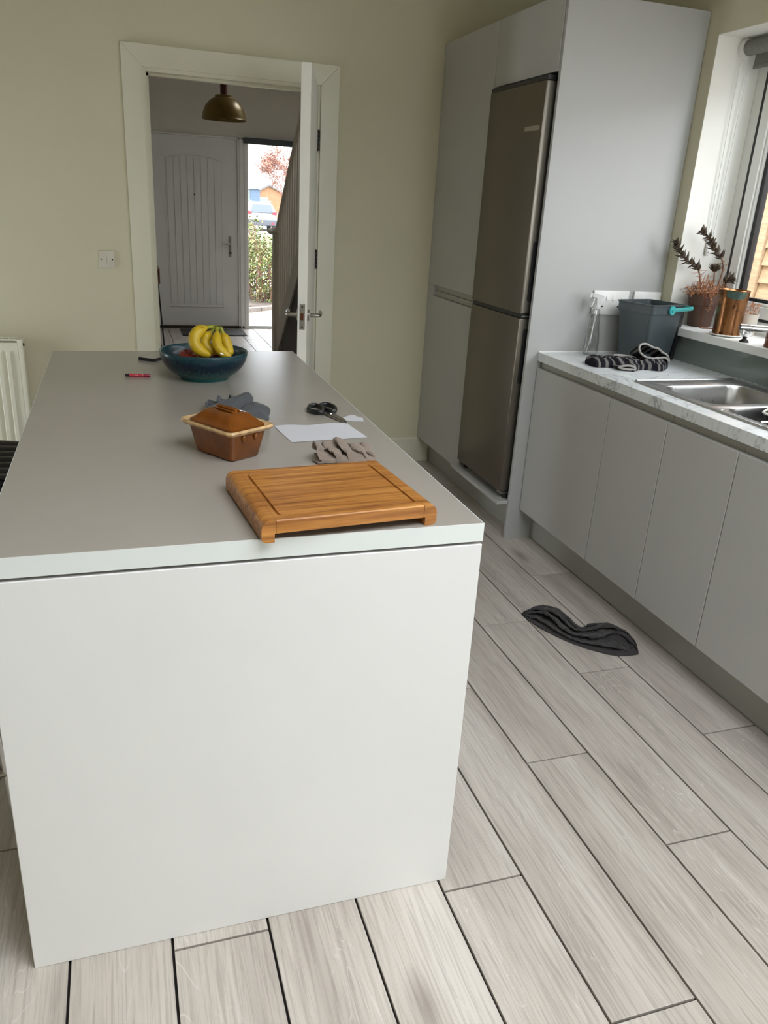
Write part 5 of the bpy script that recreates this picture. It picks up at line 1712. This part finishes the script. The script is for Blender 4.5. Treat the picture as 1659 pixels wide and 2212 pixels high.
gs = thing('garden_shrub', 'leafy yellow-green shrub outside the hall sidelight', 'shrub', (1.75, 12.3, -0.1))
rs = random.Random(3)


def shrub_top(x, y):
    return 1.25 - 0.55 * max(0, min(1.5, (x - 1.35 - 0.1 * (y - 11.6)))) ** 0.7


b1_, b2_, bt = MB(), MB(), MB()
for i in range(110):
    x, y = rs.uniform(1.1, 2.7), rs.uniform(11.9, 13.3)
    h = shrub_top(x, y) * rs.uniform(0.75, 1.0)
    p = catmull([(x, y, -0.1), (x + rs.uniform(-.12, .12), y + rs.uniform(-.1, .1), h * 0.45), (x + rs.uniform(-.25, .25), y + rs.uniform(-.2, .2), h)], 10)
    bt.tube(p, [0.010 - 0.0007 * k for k in range(11)], 4)
    for k in range(34):
        t = rs.uniform(0.12, 1.0)
        q = p[min(10, int(t * 10))] + Vector((rs.uniform(-.13, .13), rs.uniform(-.13, .13), rs.uniform(-.08, .08)))
        leaf(b2_ if rs.random() < 0.4 else b1_, q, Vector((rs.uniform(-1, 1), rs.uniform(-1, 1), rs.uniform(-0.6, 0.9))), rs.uniform(0.04, 0.07), 0.034, 0.1)
bt.build('twigs', 'twig', gs, kind='stuff')
b1_.build('green_leaves', 'hedge_l', gs, kind='stuff')
b2_.build('yellow_leaves', 'hedge_l2', gs, kind='stuff')
MB().box(-10, 20, -0.17, 40, 37.5, -0.15).build('lawn', 'grass', kind='structure')
MB().box(-40, 37.5, -0.17, 60, 47.5, -0.145).build('road', 'road', kind='structure')

# car seen from behind
car = thing('parked_car', 'silver hatchback parked across the road, seen from behind', 'car', (6.98, 44.0, -0.14), math.radians(-4))
b = MB()


def body_loop(y, w0, w1, zb, zm, zt, r=0.1):
    return [(-w0, y, zb), (-w0 - 0.02, y, (zb + zm) / 2), (-w0, y, zm), (-w1, y, zt - r), (-w1 + r, y, zt), (w1 - r, y, zt), (w1, y, zt - r), (w0, y, zm), (w0 + 0.02, y, (zb + zm) / 2), (w0, y, zb)]


b.loft([body_loop(0.0, 0.76, 0.56, 0.32, 0.86, 0.92), body_loop(0.03, 0.79, 0.60, 0.26, 0.90, 0.98), body_loop(0.22, 0.81, 0.60, 0.25, 0.92, 1.38), body_loop(0.5, 0.82, 0.58, 0.25, 0.93, 1.46), body_loop(2.2, 0.82, 0.60, 0.25, 0.93, 1.46), body_loop(2.9, 0.82, 0.70, 0.25, 0.92, 1.0), body_loop(4.0, 0.78, 0.70, 0.3, 0.75, 0.80)])
b.build('body', 'car', car, 0.6, True)
MB().loft([[(x, y, z) for x, y, z in ((-0.60, -0.012, 0.95), (0.60, -0.012, 0.95), (0.50, 0.185, 1.33), (-0.50, 0.185, 1.33))], [(x, y, z) for x, y, z in ((-0.60, 0.02, 0.95), (0.60, 0.02, 0.95), (0.50, 0.22, 1.33), (-0.50, 0.22, 1.33))]]).build('rear_window', 'car_glass', car, local=True)
for s_ in (-1, 1):
    MB().loft([[(s_ * x, -0.035, z) for x, z in ((0.55, 0.86), (0.80, 0.83), (0.79, 1.00), (0.60, 0.97))], [(s_ * x, 0.10, z) for x, z in ((0.55, 0.86), (0.83, 0.83), (0.81, 1.00), (0.60, 0.97))]]).build('tail_light', 'car_light', car, local=True)
    MB().cyl((s_ * 0.60, 0.55, 0.30), (s_ * 0.82, 0.55, 0.30), 0.30, n=24).build('wheel', 'tyre', car, 0.5, True)
    MB().cyl((s_ * 0.60, 3.2, 0.30), (s_ * 0.82, 3.2, 0.30), 0.30, n=24).build('wheel', 'tyre', car, 0.5, True)
    MB().tube([(s_ * 0.52, 0.45, 1.47), (s_ * 0.54, 0.6, 1.50), (s_ * 0.54, 2.0, 1.50)], 0.02, 6).build('roof_rail', 'nickel', car, SM, True)
MB().box(-0.79, -0.05, 0.26, 0.79, 0.10, 0.56, 0.03).build('bumper', 'car_dark', car, local=True)
MB().box(0.50, -0.06, 0.34, 0.66, -0.04, 0.44).build('fog_lamp', 'car_light', car, local=True)
np_ = MB().box(-0.26, -0.03, 0.70, 0.26, -0.015, 0.81).build('number_plate', 'white_print', car, local=True)
MB().box(-0.26, -0.034, 0.70, -0.215, -0.029, 0.81).build('plate_band', mat('blue_plate_band', (0.05, 0.12, 0.45), 0.4), np_, local=True)
MB().box(-0.56, -0.005, 0.90, 0.56, 0.01, 0.935).build('boot_trim', 'car_dark', car, local=True)

hs = thing('gabled_house', 'white gabled house with a grey roof far behind the parked car', 'house', (19.0, 100, -0.1))
x0, xp, x1, zp, ze = 15.6, 17.9, 20.2, 6.2, 4.3
MB().prism([(x0, -0.1), (x1, -0.1), (x1, ze - 0.1), (xp, zp - 0.25), (x0, ze - 0.1)], 100, 108, 'y').build('wall', 'house_w', hs)
MB().prism([(x0 - 0.5, ze - 1.0), (x0 - 0.5, ze - 0.1), (xp, zp), (xp, zp - 0.9)], 99.6, 108.4, 'y').build('roof_slope', 'roof', hs)
MB().prism([(x1 + 0.5, ze - 0.75), (x1 + 0.5, ze - 0.1), (xp, zp), (xp, zp - 0.65)], 99.6, 108.4, 'y').build('roof_slope', 'roof', hs)
MB().box(16.2, 99.95, 0.9, 17.4, 100.05, 2.2).build('window', 'glass_far', hs)
gr_ = thing('brick_garage', 'low orange brick gable between the white houses', 'garage', (12.8, 75, -0.1))
x0, xp, x1 = 11.75, 12.85, 14.05
MB().prism([(x0, -0.1), (x1, -0.1), (x1, 2.05), (xp, 2.62), (x0, 2.05)], 75, 80, 'y').build('gable_wall', 'brick_o', gr_)
MB().prism([(x0 - 0.2, 1.9), (x0 - 0.2, 2.05), (xp, 2.74), (xp, 2.58)], 74.8, 80.2, 'y').build('roof_slope', 'roof', gr_)
MB().prism([(x1 + 0.2, 1.9), (x1 + 0.2, 2.05), (xp, 2.74), (xp, 2.58)], 74.8, 80.2, 'y').build('roof_slope', 'roof', gr_)
MB().box(x0 + 0.15, 74.95, 0.2, 12.7, 75.02, 1.6).build('garage_door', 'house_w', gr_)
MB().box(x0 + 0.2, 74.92, 0.9, 12.6, 74.96, 1.52).build('window', 'glass_far', gr_)
nh = thing('white_house', 'white house front at the left of the view through the hall sidelight', 'house', (7.0, 60, -0.1))
MB().box(2.5, 60, 2.1, 9.62, 68, 7.5).build('upper_wall', 'house_w', nh)
MB().box(2.5, 60.2, -0.1, 8.85, 68, 2.1).build('lower_wall', 'glass_far', nh)
MB().box(8.85, 60.15, -0.1, 9.55, 67.9, 2.1).build('blue_panel', 'bluedoor', nh)

tt = thing('bare_tree', 'leafless reddish tree in front of the far gabled house', 'tree', (9.9, 50, -0.1))
b = MB()
rt_ = random.Random(12)


def branch(p, d, ln, r, depth):
    q = p + d * ln
    mid = (p + q) / 2 + Vector((rt_.uniform(-1, 1), 0, rt_.uniform(-1, 1))) * ln * 0.06
    b.tube([p, mid, q], [r, r * 0.8, r * 0.6], 5)
    if depth == 0:
        for k in range(4):
            c = q + Vector((rt_.uniform(-.12, .12), rt_.uniform(-.12, .12), rt_.uniform(-.12, .12)))
            leaf(b, c, Vector((rt_.uniform(-1, 1), rt_.uniform(-1, 1), rt_.uniform(-1, 1))), 0.11, 0.08)
        return
    for k in range(3):
        nd = (d + Vector((rt_.uniform(-.75, .75), rt_.uniform(-.5, .5), rt_.uniform(-.3, .45)))).normalized()
        branch(q if k else mid, nd, ln * rt_.uniform(0.62, 0.85), r * 0.6, depth - 1)


branch(Vector((9.9, 50, -0.1)), Vector((-0.05, 0, 1)).normalized(), 1.5, 0.055, 4)
branch(Vector((9.9, 50, 0.6)), Vector((-0.3, 0, 1)).normalized(), 1.3, 0.045, 4)
branch(Vector((9.9, 50, 0.4)), Vector((0.3, 0, 1)).normalized(), 1.4, 0.045, 5)
branch(Vector((9.9, 50, 0.2)), Vector((-0.45, 0.1, 1)).normalized(), 1.5, 0.045, 5)
b.build('branches', 'tree', tt, kind='stuff')

# ------------------------------------------------------------------ outside the kitchen window
MB().box(XR + 0.36, -6, -0.3, 9, 6, -0.15).build('yard_ground', 'kerbstone', kind='structure')
sh = thing('garden_shed', 'pale timber clad shed outside the kitchen window', 'shed', (3.3, 2.8, -0.15))
MB().box(3.22, -0.8, -0.15, 5.0, 4.6, 2.2).build('shed_core', 'walnut', sh)
for i in range(22):
    z = -0.1 + i * 0.105
    b = MB()
    b.loft([[(3.186, y, z + 0.003), (3.221, y, z + 0.003), (3.221, y, z + 0.1045), (3.206, y, z + 0.1045)] for y in (-0.8, 2.895)])
    b.build('cladding_board', 'larch', sh)
for i in range(12):
    y = 2.90 + i * 0.145
    MB().box(3.176, y, -0.12, 3.221, y + 0.142, 2.2, 0.002).build('corner_board', 'larch', sh)
MB().prism([(3.0, 2.205), (3.0, 2.26), (5.2, 2.42), (5.2, 2.36)], -1.0, 4.8, 'y').build('shed_roof', 'roof', sh)
